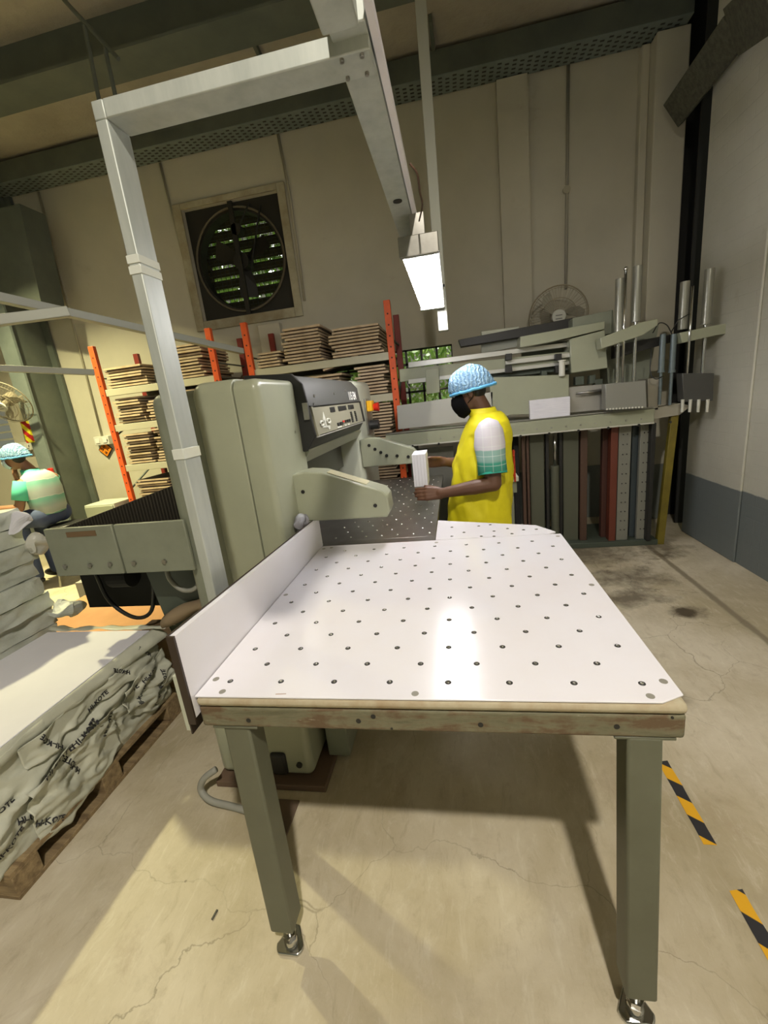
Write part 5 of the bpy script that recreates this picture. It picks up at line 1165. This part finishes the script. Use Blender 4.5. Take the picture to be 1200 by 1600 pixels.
# --- seated worker
def sit_person():
    B = Vector((-4.44, 3.72, 0)); p = thing('person', 'seated person in green and white shirt, blue hairnet and pale mask', 'person', B)
    m = MB(); hc = B + Vector((0.02, -0.05, 1.40)); R, L = head(m, hc, PI + 0.35, math.radians(14), 1.0)
    capsule(m, B + Vector((0.05, 0, 1.33)), 0.052, B + Vector((0.12, 0.03, 1.20)), 0.06)
    rg = [ell((B.x + xo, B.y + 0.03), rx_, ry_, z, 28, 0.3) for z, xo, rx_, ry_ in ((1.24, .13, .06, .09), (1.18, .14, .09, .17), (1.05, .16, .11, .18), (0.92, .165, .11, .165), (0.80, .17, .105, .16))]
    m.loft(rg)
    S1_, E1_, W1_ = B + Vector((0.14, -0.15, 1.14)), B + Vector((0.10, -0.22, 0.91)), B + Vector((-0.10, -0.26, 0.93))
    chain(m, [S1_, E1_, W1_], [0.052, 0.042, 0.028]); hand(m, W1_, (-1, 0, -0.05), (0, 0, 1), (0, 1, 0), 0.1)
    S2_, E2_, W2_ = B + Vector((0.12, 0.22, 1.14)), B + Vector((-0.10, 0.16, 0.90)), B + Vector((-0.10, 0.02, 1.16))
    chain(m, [S2_, E2_, W2_], [0.052, 0.042, 0.028]); hand(m, W2_, (0.1, -0.15, 1), (0.5, 1, 0), (-1, 0.2, 0), 0.35)
    chain(m, [B + Vector((0.17, -0.09, 0.78)), B + Vector((-0.12, -0.12, 0.76)), B + Vector((-0.1, -0.12, 0.2))], [0.09, 0.065, 0.045]); chain(m, [B + Vector((0.17, 0.11, 0.78)), B + Vector((-0.12, 0.14, 0.76)), B + Vector((-0.1, 0.14, 0.2))], [0.09, 0.065, 0.045])
    body_obj(m, 'body', SKIN2, p, 0.007); eyes(L, p, SKIN2)
    m = MB(); rg = [ell((B.x + xo, B.y + 0.03), rx_, ry_, z, 36, 0.3) for z, xo, rx_, ry_ in ((0.80, .17, .125, .19), (0.92, .165, .13, .19), (1.05, .16, .13, .20), (1.14, .15, .12, .205), (1.20, .14, .105, .17), (1.245, .13, .075, .10))]
    for r_ in rg:
        for v in r_: v += Vector(noise.noise_vector(v * 9)) * 0.012
    m.loft(rg, caps=False); o = m.build('polo_shirt', UNI, p, smooth=True); s_ = o.modifiers.new('t', 'SOLIDIFY'); s_.thickness = 0.005; s_.offset = 1
    TE = mat('mint_green_cloth', (0.10, 0.55, 0.38), 0.8)
    for S_, E_ in ((S1_, E1_), (S2_, E2_)):
        MB().tube([S_ + Vector((0, 0, 0.03)), S_.lerp(E_, 0.3), S_.lerp(E_, 0.68)], [0.066, 0.076, 0.072], 18).build('shirt_sleeve', TE, p, smooth=True)
    MB().loft([ell((B.x + 0.13, B.y), .085, .09, 1.21), ell((B.x + 0.10, B.y), .07, .075, 1.27), ell((B.x + 0.10, B.y), .066, .07, 1.27), ell((B.x + 0.13, B.y), .08, .085, 1.21)], caps=False).build('shirt_collar', TE, o, smooth=True)
    m = MB()
    for dy in (-0.11, 0.13): chain(m, [B + Vector((0.17, dy, 0.78)), B + Vector((-0.12, dy, 0.76)), B + Vector((-0.1, dy, 0.14))], [0.11, 0.085, 0.065])
    m.sph(B + Vector((0.17, 0, 0.78)), (0.13, 0.18, 0.11)); body_obj(m, 'trousers', mat('blue_jeans', (0.05, 0.07, 0.14), 0.8), p, 0.014)
    for dy in (-0.11, 0.13): MB().sph(B + Vector((-0.15, dy, 0.09)), (0.13, 0.045, 0.045)).build('shoe', BLACK, p, smooth=True)
    m = MB(); rings = []
    for i in range(9):
        z = -0.095 + 0.10 * i / 8; f = [0.085, .098, .108, .115, .118, .120, .120, .117, .110][i]; w_ = [.05, .06, .068, .072, .074, .074, .072, .068, .06][i]
        rings.append([L(f - (1 - math.cos(a)) * f * 0.8, w_ * 1.08 * math.sin(a), z + 0.01 * (1 - math.cos(a))) for a in [(-1.3 + 2.6 * k / 16) for k in range(17)]])
    m.add([v for r_ in rings for v in r_], [(i * 17 + j, i * 17 + j + 1, (i + 1) * 17 + j + 1, (i + 1) * 17 + j) for i in range(8) for j in range(16)])
    o = m.build('face_mask', MASKW, p, smooth=True); s_ = o.modifiers.new('t', 'SOLIDIFY'); s_.thickness = 0.003
    cap(L, p, CAP); m = MB(); m.sph(L(-0.04, 0, -0.01), (0.055, 0.072, 0.06), 18, 12, R); m.build('hair', HAIR, p, smooth=True)
sit_person()
t = thing('work_desk', 'desk with dark edge where the masked person leans', 'desk', (-4.75, 3.55, 0))
MB().box((-5.4, 3.08, 0.84), (-4.36, 3.50, 0.88)).build('desk_top', mat('desk_black', (0.02, 0.02, 0.02), 0.4), t, 0.004); MB().box((-5.4, 3.12, 0), (-4.5, 3.46, 0.84)).build('desk_body', CARDD, t)
tag(bx('open_ledger', (-4.95, 3.12, 0.881), (-4.45, 3.42, 0.892), mat('cream_paper', (0.62, 0.60, 0.45), 0.8), bevel=0.003), 'cream open ledger on the desk before the seated person', 'book')
t = thing('work_stool', 'stool under the seated person', 'stool', (-4.13, 3.75, 0)); MB().cyl((-4.13, 3.75, 0.62), (-4.13, 3.75, 0.665), 0.17, n=24).build('seat', BLACK, t, 0.01)
for sx in (-1, 1):
    for sy in (-1, 1): MB().cyl((-4.13 + 0.1 * sx, 3.75 + 0.1 * sy, 0.62), (-4.13 + 0.15 * sx, 3.75 + 0.15 * sy, 0), 0.014).build('leg', STEEL, t)
t = thing('grey_cabinet', 'low grey steel cabinet between seated person and the column', 'cabinet', (-3.97, 4.2, 0))
MB().box((-4.16, 4.05, 0.0), (-3.78, 4.35, 0.78)).build('body', MACHL, t, 0.006); d_ = MB().box((-4.15, 4.035, 0.03), (-3.79, 4.05, 0.76)).build('door', MACH, t, 0.004); MB().box((-3.84, 4.02, 0.60), (-3.82, 4.035, 0.68)).build('handle', BLACK, d_)
